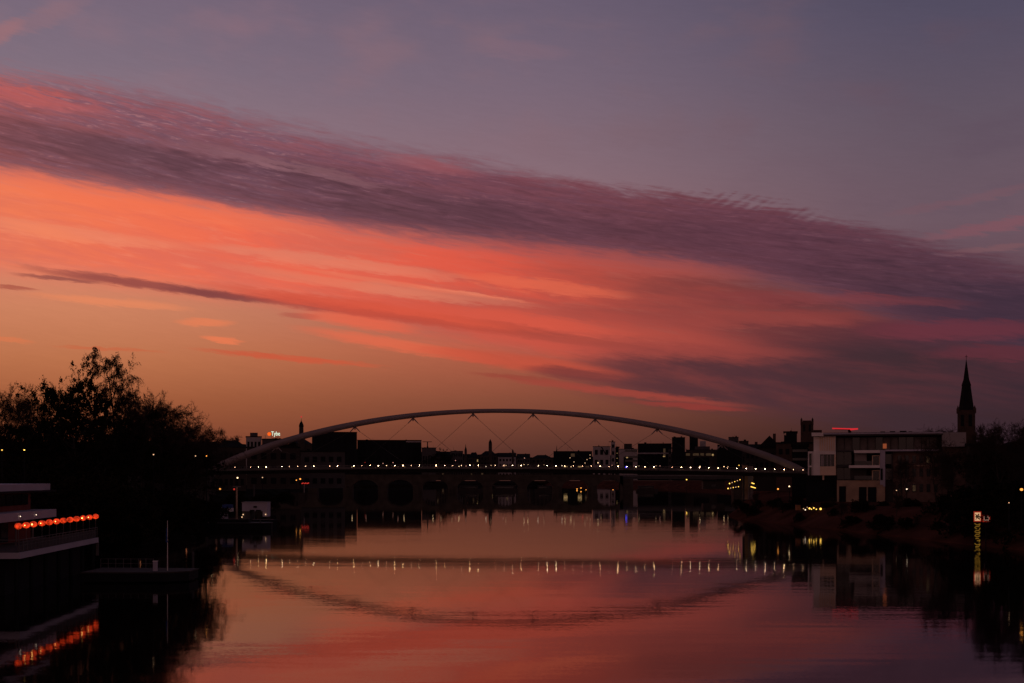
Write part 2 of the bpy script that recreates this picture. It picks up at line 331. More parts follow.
# ------------------------------------------------------------------ water
def water():
    b = MB(); b.quad((-3000,-200,0),(3000,-200,0),(3000,3200,0),(-3000,3200,0))
    m = bpy.data.materials.new('river_water'); m.use_nodes = True
    N = m.node_tree.nodes; L = m.node_tree.links; p = N['Principled BSDF']
    p.inputs['Base Color'].default_value = (.006, .005, .004, 1); p.inputs['Roughness'].default_value = .038
    p.inputs['IOR'].default_value = WI
    g = N.new('ShaderNodeNewGeometry')
    def vm(op, a, b_):
        n = N.new('ShaderNodeVectorMath'); n.operation = op
        for i, v in enumerate((a, b_)):
            if hasattr(v, 'is_output'): L.new(v, n.inputs[i])
            elif isinstance(v, tuple): n.inputs[i].default_value = v
            else: n.inputs[3].default_value = v
        return n.outputs[0]
    def nz(vs, detail=2., r=.5):
        n = N.new('ShaderNodeTexNoise'); L.new(vm('MULTIPLY', g.outputs['Position'], vs), n.inputs['Vector'])
        n.inputs['Scale'].default_value = 1.; n.inputs['Detail'].default_value = detail; n.inputs['Roughness'].default_value = r
        return n
    def ma(op, a, b_, c=0.):
        n = N.new('ShaderNodeMath'); n.operation = op
        for i, v in enumerate((a, b_, c)):
            if hasattr(v, 'is_output'): L.new(v, n.inputs[i])
            else: n.inputs[i].default_value = v
        return n.outputs[0]
    half = (-.5, -.5, -.5)
    rip = vm('ADD', nz((5., 7., 1.)).outputs['Color'], half)
    long_ = vm('ADD', nz((.09, .75, 1.), 2., .5).outputs['Color'], half)
    patch = nz((.006, .03, 1.), 3., .6).outputs['Fac']
    pr = N.new('ShaderNodeMapRange'); L.new(patch, pr.inputs[0]); pr.inputs[1].default_value = .42; pr.inputs[2].default_value = .66
    pr.inputs[3].default_value = .55; pr.inputs[4].default_value = 1.8
    sy = N.new('ShaderNodeSeparateXYZ'); L.new(g.outputs['Position'], sy.inputs[0])
    def rng(a, b_, c, e):
        n = N.new('ShaderNodeMapRange'); n.interpolation_type = 'SMOOTHSTEP'; L.new(sy.outputs[1], n.inputs[0])
        for i, v in enumerate((a, b_, c, e)): n.inputs[i+1].default_value = v
        return n.outputs[0]
    L.new(rng(170, 420, .038, .018), p.inputs['Roughness'])
    amp = ma('MULTIPLY', pr.outputs[0], rng(190, 420, 1.05, .4))
    near = rng(60, 150, 1.9, 1.)
    sca = N.new('ShaderNodeVectorMath'); sca.operation = 'SCALE'; L.new(rip, sca.inputs[0]); L.new(ma('MULTIPLY', amp, WR), sca.inputs[3])
    scb = N.new('ShaderNodeVectorMath'); scb.operation = 'SCALE'; L.new(long_, scb.inputs[0]); L.new(ma('MULTIPLY', ma('MULTIPLY', amp, WL), near), scb.inputs[3])
    sm = vm('ADD', sca.outputs[0], scb.outputs[0])
    sm = vm('MULTIPLY', sm, (1., 1., 0.)); sm = vm('ADD', sm, (0., 0., 1.))
    nm = N.new('ShaderNodeVectorMath'); nm.operation = 'NORMALIZE'; L.new(sm, nm.inputs[0])
    L.new(nm.outputs[0], p.inputs['Normal'])
    tag(b.build('river_water', m), kind='structure')
WR, WL, WI = .018, .009, 1.22
water()

# ------------------------------------------------------------------ banks
def interp(t, pts):
    for (a, va), (b, vb) in zip(pts, pts[1:]):
        if t <= b: return va + (vb-va)*(t-a)/(b-a)
    return pts[-1][1]
LB = [(-150,-52),(60,-51),(112,-52),(150,-54),(200,-59),(240,-58),(285,-70),(340,-80),(372,-90),(500,-97),(850,-150),(1200,-210),(1500,-100),(1700,40)]
RB = [(-150,85),(60,84),(130,80),(190,75.5),(230,70),(300,62),(335,58),(360,62),(420,75),(500,90),(850,170),(1200,170),(1500,100),(1700,41)]
def bank(name, side, line, prof, m):
    ys = sorted(set(list(range(-150, 700, 12)) + list(range(700, 1701, 50)) + [1700]))
    rnd = random.Random(5); v = []; f = []; k = len(prof)
    for y in ys:
        x0 = interp(y, line)
        for i, (off, z) in enumerate(prof):
            jit = 0 if i < 1 or i > 4 else rnd.uniform(-.25, .25)
            v.append((x0 + side*(off) + (jit if off < 40 else 0), y, z + jit*.6))
    for r in range(len(ys)-1):
        for i in range(k-1):
            a = r*k+i; f.append((a, a+1, a+k+1, a+k) if side > 0 else (a, a+k, a+k+1, a+1))
    b = MB(); b.v = v; b.f = f; tag(b.build(name, m), kind='structure')
bank('left_bank', -1, LB, [(0,-3),(.3,1.9),(3,2.1),(6,3.8),(12,4.6),(30,5.0),(80,5.),(600,6.),(2500,6.)], M['earth'])
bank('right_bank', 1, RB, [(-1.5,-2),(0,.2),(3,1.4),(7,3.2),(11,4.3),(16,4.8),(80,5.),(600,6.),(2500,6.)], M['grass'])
b = MB(); b.quad((-3000,1690,6),(3000,1690,6),(3000,12000,6),(-3000,12000,6)); tag(b.build('far_ground', M['earth']), kind='structure')
# wooded hills far behind the town
def hills():
    rnd = random.Random(9); b = MB(); d = 3600
    prof = [(-400,440),(100,440),(300,444),(380,449),(430,450),(452,451.5),(470,453),(500,453),(520,455),(545,457),(560,457),(620,455),(700,450),(800,446),(1000,446),(1500,440)]
    n = 380; v = []; f = []
    for i in range(n):
        px = -400+1900*i/(n-1); t = interp(px, prof)+rnd.uniform(-.5,.5)+.7*math.sin(px*.11)
        v += [(X(px,d), d, 0), (X(px,d), d+30, Z(t,d)*.9), (X(px,d), d+150, Z(t,d)), (X(px,d), d+900, Z(t,d)-6)]
    for i in range(n-1):
        for j in range(3): a = 4*i+j; f.append((a, a+4, a+5, a+1))
    b.v = v; b.f = f; tag(b.build('hills', M['hill']), kind='structure')
hills()

# ------------------------------------------------------------------ arch bridge
PL = Vector((X(211,370), 370, 0)); PR = Vector((X(805,331), 331, 0))
DIR = (PR-PL).normalized(); NRM = Vector((-DIR.y, DIR.x, 0)); LEN = (PR-PL).length
def on(t): return PL + (PR-PL)*t
def deckz(t): return 11.75 + 1.2*(4*t*(1-t)) + .75*(1-t)*max(0, 1-abs(t)*1.2) if t >= 0 else 12.5
def archz(t): return 12.6 - .5*t + 16.9*(max(0, 4*t*(1-t)))**.9
bridge = thing('arch_bridge', 'slender pale steel arch footbridge spanning the river with a row of railing lights', 'bridge', (0,0,0))
def sweep(fn, ts, w0, w1, h0, h1):
    """box section swept along fn(t)->(pos); w across, h depth"""
    b = MB(); v = []
    for t in ts:
        p = fn(t); w = w0; h = h0 + (h1-h0)*(1-abs(2*t-1)) if 0 <= t <= 1 else h0
        wb = w1
        v += [tuple(p - NRM*w/2 + Vector((0,0,h/2))), tuple(p + NRM*w/2 + Vector((0,0,h/2))), tuple(p + NRM*wb/2 - Vector((0,0,h/2))), tuple(p - NRM*wb/2 - Vector((0,0,h/2)))]
    b.v = v
    for i in range(len(ts)-1):
        for j in range(4): a = 4*i; b.f.append((a+j, a+(j+1)%4, a+4+(j+1)%4, a+4+j))
    b.f.append((0,1,2,3)); n = 4*(len(ts)-1); b.f.append((n+3,n+2,n+1,n))
    return b
ts = [i/80 for i in range(81)]
def apos(t): p = on(t); p.z = archz(t); return p
sweep(apos, ts, 1.7, 1.3, 2.05, 1.1).build('arch', M['steel'], bridge, True)
def dpos(t): p = on(t); p.z = deckz(t)-.5; return p
tsd = [-.05 + 1.1*i/60 for i in range(61)]
sweep(dpos, tsd, 6.6, 3.2, 1.0, 1.0).build('deck', M['deck'], bridge)
for sgn in (-1, 1):
    rb = MB()
    for i in range(len(tsd)-1):
        a = on(tsd[i]) + NRM*3.2*sgn; c = on(tsd[i+1]) + NRM*3.2*sgn
        za, zc = deckz(tsd[i]), deckz(tsd[i+1])
        for h, r in ((1.15, .05), (.8, .02), (.55, .02), (.3, .02)):
            rb.tube((a.x,a.y,za+h), (c.x,c.y,zc+h), r, k=4)
        for q in range(3):
            p = a + (c-a)*q/3; z = za+(zc-za)*q/3; rb.tube((p.x,p.y,z), (p.x,p.y,z+1.15), .035, k=4)
    # mesh infill strip
    rb.build('railing', M['rail'], bridge)
    pn = MB()
    for i in range(len(tsd)-1):
        a = on(tsd[i]) + NRM*3.13*sgn; c = on(tsd[i+1]) + NRM*3.13*sgn; za, zc = deckz(tsd[i]), deckz(tsd[i+1])
        pn.quad((a.x,a.y,za+.05),(c.x,c.y,zc+.05),(c.x,c.y,zc+.62),(a.x,a.y,za+.62))
    pn.build('railing_panel', M['rail'], bridge)
rnd = random.Random(3)
offs = {1, 2, 3+1, 8, 14, 17, 27, 34, 39, 54}
nl = int(LEN/2.4)
lampb = MB().ball((0,0,0), .055, 6); lampme = lampb.build('railing_lamp', G['warm'], bridge)
lmesh = {}
for k_, g_ in (('warm', G['railwarm']), ('soft', G['railsoft']), ('dim', G['raildim'])):
    me = lampme.data.copy(); me.materials.clear(); me.materials.append(g_); lmesh[k_] = me
first = True
for i in range(nl):
    if i in offs: continue
    t = (i+.8)/nl; p = on(t) - NRM*3.28*1; z = deckz(t)+.95
    o = lampme if first else lampme.copy()
    if not first: COL.objects.link(o); o.parent = bridge
    first = False
    o.scale = (rnd.uniform(.75,1.2),)*3; o.data = lmesh[rnd.choice(['warm','soft','soft','warm','dim','dim'])]; o.location = (p.x, p.y, z)
nodes = []
for px in (276, 335-.0, 0):
    pass
NT_ = [.1115+.1115*i-.0 for i in range(8)]
tn = []
for px in (277, 355, 413, 473, 533, 595, 657, 722):
    lo, hi = 0., 1.
    for _ in range(40):
        mid_ = (lo+hi)/2; q = on(mid_)
        if 512+F*q.x/q.y < px: lo = mid_
        else: hi = mid_
    tn.append(lo)
for t in tn:
    nb = MB(); p = apos(t) - Vector((0,0,.7)); 
    for s1 in (-1, 1):
        nb.tube(p, p + DIR*1.5*s1 + Vector((0,0,-1.5)), .22, .12, 5)
    nb.tube(p + Vector((0,0,.1)), p + Vector((0,0,-.9)), .3, .16, 6)
    nb.build('cable_bracket', M['steel'], bridge)
for i, t in enumerate(tn):
    p = apos(t)
    for s1 in (-1, 1):
        j = i+s1
        if not 0 <= j < len(tn): tj = t + s1*.07
        else: tj = tn[j]
        q = on(tj); q.z = deckz(tj)
        a = p + DIR*1.5*s1 + Vector((0,0,-2.2))
        MB().tube(a, q, .05, k=4).build('cable', M['deck'], bridge)
for t, w in ((-.02, 5.), (1.02, 5.)):
    p = on(t); MB().box(p.x-2.2, p.x+2.2, p.y-2.2, p.y+2.2, 2., deckz(t)-1.05).build('abutment_pier', M['quay'], bridge)
# approach deck over the left quay
# ------------------------------------------------------------------ lift tower and lit stairs at the right end
def lift():
    d = 342; t = thing('lift_tower', 'pale lift tower rising beside the right end of the arch bridge', 'tower', (X(745,d), d, 4.8))
    MB().box(-.55,.55,-1,1,0,Z(465.3,d)-4.8).build('lift_shaft', M['sand'], t)
    MB().box(.56,2.1,-.6,1.,0,Z(466,d)-4.8).build('glass_side', M['wallpale'], t)
    MB().box(-.8,2.3,-1.3,1.3,Z(465.3,d)-4.8,Z(465.3,d)-4.6).build('cap', M['deck'], t)
    s = thing('bridge_stair', 'stair with strings of yellow tread lights left of the pale lift tower', 'stairs', (X(744,d-6), d-6, 4.8))
    n = 14; pts = []
    for row, pys in enumerate((((728.5,483.5),(735,481),(741,479.2)), ((728,488.5),(734,487.3),(742,486.5)))):
        st = MB()
        a = [Vector((X(p,d-6)-s.location.x, 1.5*row, Z(y,d-6)-4.8)) for p, y in pys]
        for q in range(2):
            for k in range(7):
                p = a[q].lerp(a[q+1], k/7); st.box(p.x-.3, p.x+.3, p.y, p.y+1.3, p.z-.45, p.z-.2)
        st.build('stair_flight', M['deck'], s)
        for k, (p, y) in enumerate([(pys[0][0]+1+i*2.6, 0) for i in range(5)]):
            yy = pys[0][1] + (pys[2][1]-pys[0][1])*(k/4.5)
            MB().ball((X(p,d-6)-s.location.x, 1.5*row-.1, Z(yy,d-6)-4.8), .12 if k else .17, 6).build('step_lamp', G['yellow'] if k % 2 == 0 else G['warmdim'], s)
    MB().tube((0,.7,0),(0,.7,8.4),.3).build('centre_post', M['deck'], s)
    s = thing('stair_landing', 'short lit stair landing with two yellow light strips right of the lift tower', 'stairs', (X(754,d-4), d-4, 4.8))
    for (pa, ya, pb, yb, g_) in ((751.5,482.8,754.3,483.8,'yellow'),(750.8,486.6,755.6,488.0,'yellow')):
        A = Vector((X(pa,d-4)-s.location.x, 0, Z(ya,d-4)-4.8)); B = Vector((X(pb,d-4)-s.location.x, 0, Z(yb,d-4)-4.8))
        MB().tube(A, B, .10, k=5).build('light_strip', G[g_], s)
        MB().box(A.x-.2, B.x+.2, .2, 1.8, min(A.z,B.z)-.4, min(A.z,B.z)-.2).build('landing', M['deck'], s)
    for xx in (-.9, .9): MB().tube((xx,1.,0),(xx,1.,4.),.09,k=5).build('post', M['deck'], s)
lift()

# ------------------------------------------------------------------ old stone bridge behind
def stone():
    d = 850; s = thing('stone_bridge', 'dark old stone arch bridge crossing the river behind the footbridge', 'bridge', (0, d, 0))
    x0, x1 = X(205,d), X(620,d); top = Z(476.,d); wdt = 9.
    pitch = X(547,d)-X(512,d); c = X(505,d); cs = [c+pitch*i for i in range(-9, 4)]; cs = [q for q in cs if x0+8 < q < x1-4]
    b = MB(); half = pitch*.37; spring = 3.2; rise = 5.6
    for yy in (0, wdt):
        edges = [x0]
        for q in cs: edges += [q-half, q+half]
        edges.append(x1)
        for k in range(0, len(edges), 2): b.quad((edges[k],yy,-1),(edges[k+1],yy,-1),(edges[k+1],yy,top),(edges[k],yy,top))
        for q in cs:
            n = 14
            for k in range(n):
                a0 = math.pi*(1-k/n); a1 = math.pi*(1-(k+1)/n)
                xa, za = q+half*math.cos(a0), spring+rise*math.sin(a0); xb, zb = q+half*math.cos(a1), spring+rise*math.sin(a1)
                b.quad((xa,yy,za),(xb,yy,zb),(xb,yy,top),(xa,yy,top))
    for q in cs:
        n = 14; pts = [(q-half,-1),(q-half,spring)]+[(q+half*math.cos(math.pi*(1-k/n)), spring+rise*math.sin(math.pi*(1-k/n))) for k in range(1,n)]+[(q+half,spring),(q+half,-1)]
        for (xa,za),(xb,zb) in zip(pts, pts[1:]): b.quad((xa,0,za),(xa,wdt,za),(xb,wdt,zb),(xb,0,zb))
    b.quad((x0,0,top),(x1,0,top),(x1,wdt,top),(x0,wdt,top))
    b.build('arcade', M['stone'], s)
    for yy in (-.15, wdt-.35): MB().box(x0,x1,yy,yy+.5,top+.002,top+1.0).build('parapet', M['stone'], s)
    for k in range(len(cs)-1):
        xm = (cs[k]+cs[k+1])/2; w = pitch/2-half
        MB().prism([(xm-w,-.02),(xm,-3.2),(xm+w,-.02)], -1, 4.6).build('cutwater', M['stone'], s)
    d2 = 852; s2 = thing('steel_span_bridge', 'flat dark girder span joining the stone bridge to the right bank', 'bridge', (0, d2, 0))
    xa, xb = x1+.3, X(775,d2)
    MB().box(xa,xb,0,8,Z(479,d2),Z(476.3,d2)).build('girder', M['deck'], s2)
    MB().box(xa,xb,-.3,.0,Z(476.2,d2),Z(474.8,d2)).build('railing', M['rail'], s2)
    for px, w in ((628,3.5),(738,3.)): MB().box(X(px,d2)-w,X(px,d2)+w,-.5,8.5,-1,Z(479,d2)-.01).build('pier', M['stone'], s2)
    t = thing('bridge_house', 'small dark keeper house on the pier of the girder span', 'building', (X(714,700), 700, 4))
    MB().box(-6,6,0,6,0,4.5).build('wall', M['wallbrown'], t); MB().box(-6.5,6.5,-.5,6.5,4.51,5.1).build('roof', M['slate'], t)
    MB().box(-1.5,1.,-.1,-.01,1.,2.6).build('window', M['glass'], t)
stone()

# ------------------------------------------------------------------ lamps
def lamp(name, label, px, py, d, g, r=.3, base=5., group=None, cat='street lamp', pole=.07):
    z = Z(py, d); t = thing(name, label, cat, (X(px,d), d, base), 0, group)
    MB().tube((0,0,0),(0,0,max(.3,z-base-r*.8)),pole*1.3,pole,6).build('pole', M['dark'], t)
    MB().ball((0,0,z-base),r,8,.9).build('lantern', G[g], t, True)
    MB().lathe((0,0,z-base+r*.82),[(r*.9,0),(r*.95,.06*r),(r*.25,r*.35)],8).build('cap', M['dark'], t)
    return t
rnd = random.Random(17)
GL = 'street lamps along the old stone bridge'
LBL = 'small warm street lamp on the parapet of the old stone bridge'
# near ones read at y 467; further ones on the quays behind read at y 462-466
seq = [(312,467,'soft'),(322,467.3,'warmdim'),(331,467,'warm'),(352,467.2,'warm'),(366,467.5,'pink'),(398,467,'pink'),(404,467,'warm'),(433,467,'warm'),(441,467.5,'warmdim'),(452,466,'warmdim'),(459,466.5,'warm'),(466,466,'pink'),(486,466.6,'soft'),(491,465.4,'warmdim'),(503,466,'pink'),(506,465.4,'warmdim'),(524,464.8,'warm'),(528,464.8,'warm'),(538,466.4,'soft'),(544,465,'warmdim'),(562,465.6,'soft'),(565,466.4,'warm'),(571,466.6,'warm'),(574,461.9,'warmdim'),(585,463,'warmdim'),(598,462.8,'warm'),(601,466.6,'warmdim'),(612,465.4,'pink'),(634,466,'pink'),(639,466,'warmdim'),(656,466,'warmdim'),(660,466,'pink'),(700,466.4,'warm'),(724,466.6,'warm'),(728,466.8,'warmdim')]
for i, (px, py, g) in enumerate(seq):
    lamp('street_lamp', LBL, px, py, 846, g, .30, 11.4, GL)
GQ = 'lights of the far quays between the buildings'
for px, py, g in [(313.5,463.8,'yellow'),(316,463,'warmdim'),(323.5,463.2,'pink'),(326.3,463.6,'pink'),(331,463.2,'yellow'),(335.4,463.6,'yellow'),(337.4,463,'yellow'),(365,462.4,'red'),(383,463.4,'pink'),(393,462.6,'pink'),(455.5,460.5,'pink'),(524.5,458,'pink'),(587,459.6,'warmdim'),(590,458.2,'warmdim'),(590,455,'warmdim'),(570,457.8,'warmdim'),(739,465.3,'yellow')]:
    lamp('quay_lamp', 'small coloured quay lamp standing between the far town buildings', px, py, 1100, g, .34, 6., GQ)
lamp('blue_lamp', 'round blue lamp glowing low before the pale office blocks', 626.3, 467.2, 842, 'blue', .75, 11.4)
lamp('red_signal', 'small red signal light low over the stone bridge', 582.6, 468.4, 840, 'red', .5, 11.4, cat='signal')
lamp('navigation_light', 'yellow navigation light under the girder span', 686.6, 479.6, 700, 'yellow', .35, 1., cat='lamp')
lamp('path_lamp', 'lone yellow lamp at the far left edge above the terrace building', 2, 450, 150, 'yellow', .07, 5., cat='street lamp')
lamp('path_lamp', 'yellow lamp above the terrace building, just right of the edge one', 24.3, 450, 150, 'yellow', .09, 5., cat='street lamp')
lamp('path_lamp', 'pale lamp shining under the last tall trees of the left bank', 153.5, 454.6, 168, 'warmdim', .09, 4.8)
lamp('path_lamp', 'dim lamp under the low trees left of the arch foot', 195.5, 456, 200, 'warmdim', .09, 4.8)
lamp('path_lamp', 'orange lamp under the low trees, nearest to the arch foot', 206.5, 456, 205, 'orange', .1, 4.8)
lamp('quay_lamp', 'yellow lamp at the very foot of the arch, left side', 212, 468.5, 300, 'warm', .2, 4.8)
lamp('quay_lamp', 'pale lamp below the deck near the arch foot', 237.5, 477.8, 330, 'warm', .2, 4.8)
lamp('quay_lamp', 'dim pale lamp below the deck left of the red neon sign', 262.5, 477.5, 360, 'warmdim', .16, 4.8)
lamp('quay_lamp', 'orange lamp over the moored boats', 220, 489, 285, 'orange', .22, 2.1)
lamp('quay_lamp', 'red lamp over the moored boats beside the tall white pile', 234.2, 489.3, 285, 'red', .24, 2.1)
lamp('quay_lamp', 'orange lamp on the quay beside the red neon sign', 300.2, 479, 480, 'orange', .33, 4.8)
lamp('quay_lamp', 'small orange lamp left of the red neon sign', 296.4, 480.2, 470, 'orange', .22, 4.8)
lamp('path_lamp', 'orange lamp on the right bank before the lift area', 778, 489, 318, 'orange', .22, 4.8)
lamp('path_lamp', 'pale yellow lamp between lift tower and white apartment block', 789.3, 486.4, 318, 'warm', .18, 4.8)
lamp('path_lamp', 'bright white lamp before the brick wing of the apartment block', 906.8, 489.1, 285, 'soft', .16, 4.8)
lamp('path_lamp', 'dim white lamp left of the bright one by the brick wing', 896.5, 490.4, 285, 'warmdim', .11, 4.8)
lamp('path_lamp', 'orange lamp at the right edge among the bank trees', 1021.5, 489.5, 165, 'orange', .2, 4.8)
lamp('path_lamp', 'small amber lamp low on the right bank above the river signs', 1009, 502.8, 165, 'warmdim', .07, 3.8)

# red neon sign on the left quay
t = thing('neon_sign', 'short red neon sign on a post at the left quay', 'sign', (X(304,480), 480, 4.8))
for a, b_ in ((301.6,303.6),(304.2,306.2),(306.6,309)): MB().tube((X(a,480)-t.location.x,0,Z(483.6,480)-4.8),(X(b_,480)-t.location.x,0,Z(482.9,480)-4.8),.2,k=5).build('neon_tube', G['red'], t)
MB().tube((0,.5,0),(0,.5,3.4),.15).build('post', M['wallpale'], t); MB().box(-2.,2.2,.3,.45,3.1,4.7).build('board', M['dark'], t)

# ------------------------------------------------------------------ town buildings
def windows(t, m_or, x0, x1, z0, z1, cols, rows, yf, w, h, lit, seed, name='window', cap=40):
    r = random.Random(seed); bm_ = {}
    for k_ in ('dark', 'lit', 'dim'):
        bb = MB().box(-w/2, w/2, -.12, 0, -h/2, h/2); me = bpy.data.meshes.new('window'); me.from_pydata(bb.v, [], bb.f)
        me.materials.append({'dark': M['farglass'], 'lit': G['win'], 'dim': G['windim']}[k_]); bm_[k_] = me
    n = 0
    for j in range(rows):
        for i in range(cols):
            if n >= cap: return
            u = r.random(); k_ = 'lit' if u < lit else ('dim' if u < lit*2.5 else 'dark')
            o = bpy.data.objects.new(name, bm_[k_]); COL.objects.link(o); o.parent = t
            o.location = (x0+(x1-x0)*(i+.5)/cols, yf, z0+(z1-z0)*(j+.5)/rows); n += 1
def block(name, label, cat, px0, px1, py, d, depth, wall, cols=4, rows=3, lit=.06, roof='flat', ridge=4, base=5., seed=1, zlow=None):
    c = X((px0+px1)/2,d); phi = math.atan2(c, d) if abs(px0+px1-1024) > 90 else 0.
    hw = (px1-px0)/2*d/F*math.cos(phi); h = Z(py,d)-base
    t = thing(name, label, cat, (c, d, base), -phi)
    hw_ = hw; wh = h if roof == 'flat' else h-ridge
    MB().box(-hw,hw,0,depth,0,wh).build('wall', wall, t)
    if roof == 'flat':
        rf = MB().box(-hw-.3,hw+.3,-.3,depth+.3,wh+.005,wh+.6).build('roof', M['slate'], t)
        rr = random.Random(seed*13+5); u_ = d/F
        for _ in range(rr.choice((1,2,3))):
            xx = rr.uniform(-hw*.8, hw*.75); ww = rr.uniform(.6,2.2)*u_; MB().box(xx,xx+ww,depth*.3,depth*.6,wh+.61,wh+.6+rr.uniform(.6,1.5)*u_).build('roof_plant', M['slate'], rf)
        xx = rr.uniform(-hw*.8, hw*.8); MB().tube((xx,depth*.4,wh+.6),(xx,depth*.4,wh+.6+rr.uniform(2,4)*u_),.1*u_,k=4).build('aerial', M['dark'], rf)
    else:
        b = MB(); e = .4
        if roof == 'gable_x':   # ridge along x
            v = [(-hw-e,-e,wh),(hw+e,-e,wh),(hw+e,depth+e,wh),(-hw-e,depth+e,wh),(-hw-e,depth/2,wh+ridge),(hw+e,depth/2,wh+ridge)]
            b.v = v; b.f = [(0,1,5,4),(2,3,4,5),(0,4,3),(1,2,5),(0,3,2,1)]
        elif roof == 'gable_y':
            v = [(-hw-e,-e,wh),(hw+e,-e,wh),(hw+e,depth+e,wh),(-hw-e,depth+e,wh),(0,-e,wh+ridge),(0,depth+e,wh+ridge)]
            b.v = v; b.f = [(0,1,4),(2,3,5),(0,4,5,3),(1,2,5,4),(0,3,2,1)]
        else:                   # hipped
            k = min(hw*.6, depth*.4)
            v = [(-hw-e,-e,wh),(hw+e,-e,wh),(hw+e,depth+e,wh),(-hw-e,depth+e,wh),(-hw+k,depth/2,wh+ridge),(hw-k,depth/2,wh+ridge)]
            b.v = v; b.f = [(0,1,5,4),(2,3,4,5),(0,4,3),(1,2,5),(0,3,2,1)]
        for q in v: pass
        b.v = [(a_,b__,c_+.01) for a_,b__,c_ in b.v]
        rf = b.build('roof', M['slate'], t)
        MB().box(hw*.3,hw*.3+1.2,depth*.5-.6,depth*.5+.6,wh+ridge*.5,wh+ridge+1.).build('chimney', M['brick'], rf)
    z0 = max(1., (zlow if zlow is not None else HC-1)-base)
    windows(t, 0, -hw*.92, hw*.92, z0, wh-1, cols, rows, -.002, 2*hw*.92/cols*.55, (wh-1-z0)/rows*.5, lit, seed)
    return t
# ---- left side
block('office_block', 'low dark block carrying the lit orange and white roof sign', 'building', 262, 284, 439.5, 900, 20, M['wallgrey'], 4, 3, .0, seed=2)
t = block('office_block', 'pale flat-roofed building seen left of the lit roof sign', 'building', 246, 261.5, 437, 900, 20, M['wallpale'], 4, 3, .0, seed=3)
MB().box(-2.6,2.8,4,10,Z(437,900)-4.4,Z(432.5,900)-5).build('penthouse', M['wallgrey'], t)
sg = thing('roof_sign', 'lit roof sign with orange logo and white letters above the left trees', 'sign', (X(267,899), 899, Z(439,900)))
MB().lathe((0,0,0),[(.01,0),(1.35,.0),(1.35,.3),(.01,.3)],14).build('logo', G['orangesign'], sg)
sg.children[0].rotation_euler = (math.pi/2,0,0); sg.children[0].location = (X(269.3,899)-sg.location.x,0,Z(434,899)-sg.location.z)
fc = bpy.data.curves.new('letters','FONT'); fc.body = 'Tybe'; fc.size = 4.3; fc.extrude = .12; fc.offset = .05
fo = bpy.data.objects.new('tmp', fc); COL.objects.link(fo); bpy.context.view_layer.update()
me = bpy.data.meshes.new_from_object(fo.evaluated_get(bpy.context.evaluated_depsgraph_get())); bpy.data.objects.remove(fo)
me.materials.clear(); me.materials.append(G['whitesign'])
lt = bpy.data.objects.new('letters', me); COL.objects.link(lt); lt.parent = sg; lt.rotation_euler = (math.pi/2,0,0)
wl = max(v.co.x for v in me.vertices) - min(v.co.x for v in me.vertices); sxl = (X(280,899)-X(271.2,899))/wl
lt.scale = (sxl, 1, 1); lt.location = (X(271.2,899)-sg.location.x, 0, Z(435.6,899)-sg.location.z)
MB().box(-3.,9.6,.5,.7,0,.3).build('sign_frame', M['dark'], sg)
for xx in (-1.,3.,8.): MB().tube((xx,.6,0),(xx,.6,2.8),.1,k=4).build('sign_post', M['dark'], sg)
# dome tower
def tower(name, label, cat, px, d, prof, k=8, base=5., m=None, rot=0.):
    """prof: list of (half width px, py) from bottom to top"""
    t = thing(name, label, cat, (X(px,d), d, base), rot)
    n = len(prof)
    cut = next((i for i, p in enumerate(prof) if len(p) > 2), n)
    pr = [(p[0]*d/F, Z(p[1],d)-base) for p in prof]
    MB().lathe((0,0,0), [(pr[0][0],0)]+pr[:cut+1], k).build('shaft', m or M['wallbrown'], t)
    MB().lathe((0,0,.01), pr[cut:], k).build('roof', M['slate'], t)
    return t
t = tower('dome_tower', 'slim domed lantern tower rising behind the left end of the arch', 'tower', 301.3, 1250, [(3.6,440),(3.4,434.5),(2.3,433.5),(2.2,427,'c'),(2.5,426.6),(2.2,424.6),(1.3,422.6),(.5,421.4),(.25,420.4),(.12,418.3)])
b = MB().ball((0,0,Z(416.8,1250)-5),.75,6); b.build('finial_light', G['neon'], t)
block('town_hall', 'wide dark block under the domed tower', 'building', 289, 312, 438.8, 1250, 40, M['wallbrown'], 4, 2, .0, 'hip', 5, seed=4)
block('slab_block', 'tallest dark slab block under the left half of the arch', 'building', 312, 357, 432.3, 1500, 50, M['dark'], 6, 3, .0, seed=5)
t = block('slab_block', 'long dark flat block right of the tallest slab', 'building', 357.4, 421.5, 440.4, 1520, 50, M['dark'], 8, 3, .0, seed=6)
MB().box(X(406,1520)-t.location.x, X(421,1520)-t.location.x, -.6, -.32, Z(442.3,1520)-5, Z(441,1520)-5).build('parapet_band', M['wallpale'], t)
t = block('slab_block', 'grey striped block stepping down right of the long dark flats', 'building', 421.8, 436, 448, 1510, 40, M['wallgrey'], 5, 1, .0, seed=7)
MB().box(X(422.5,1510)-t.location.x, X(432,1510)-t.location.x, 5, 9, Z(441.9,1510)-5, Z(441.4,1510)-5).build('roof_canopy', M['dark'], t)
MB().box(X(427,1510)-t.location.x, X(428,1510)-t.location.x, 6, 8, Z(448,1510)-4.5, Z(441.9,1510)-5).build('canopy_post', M['dark'], t)
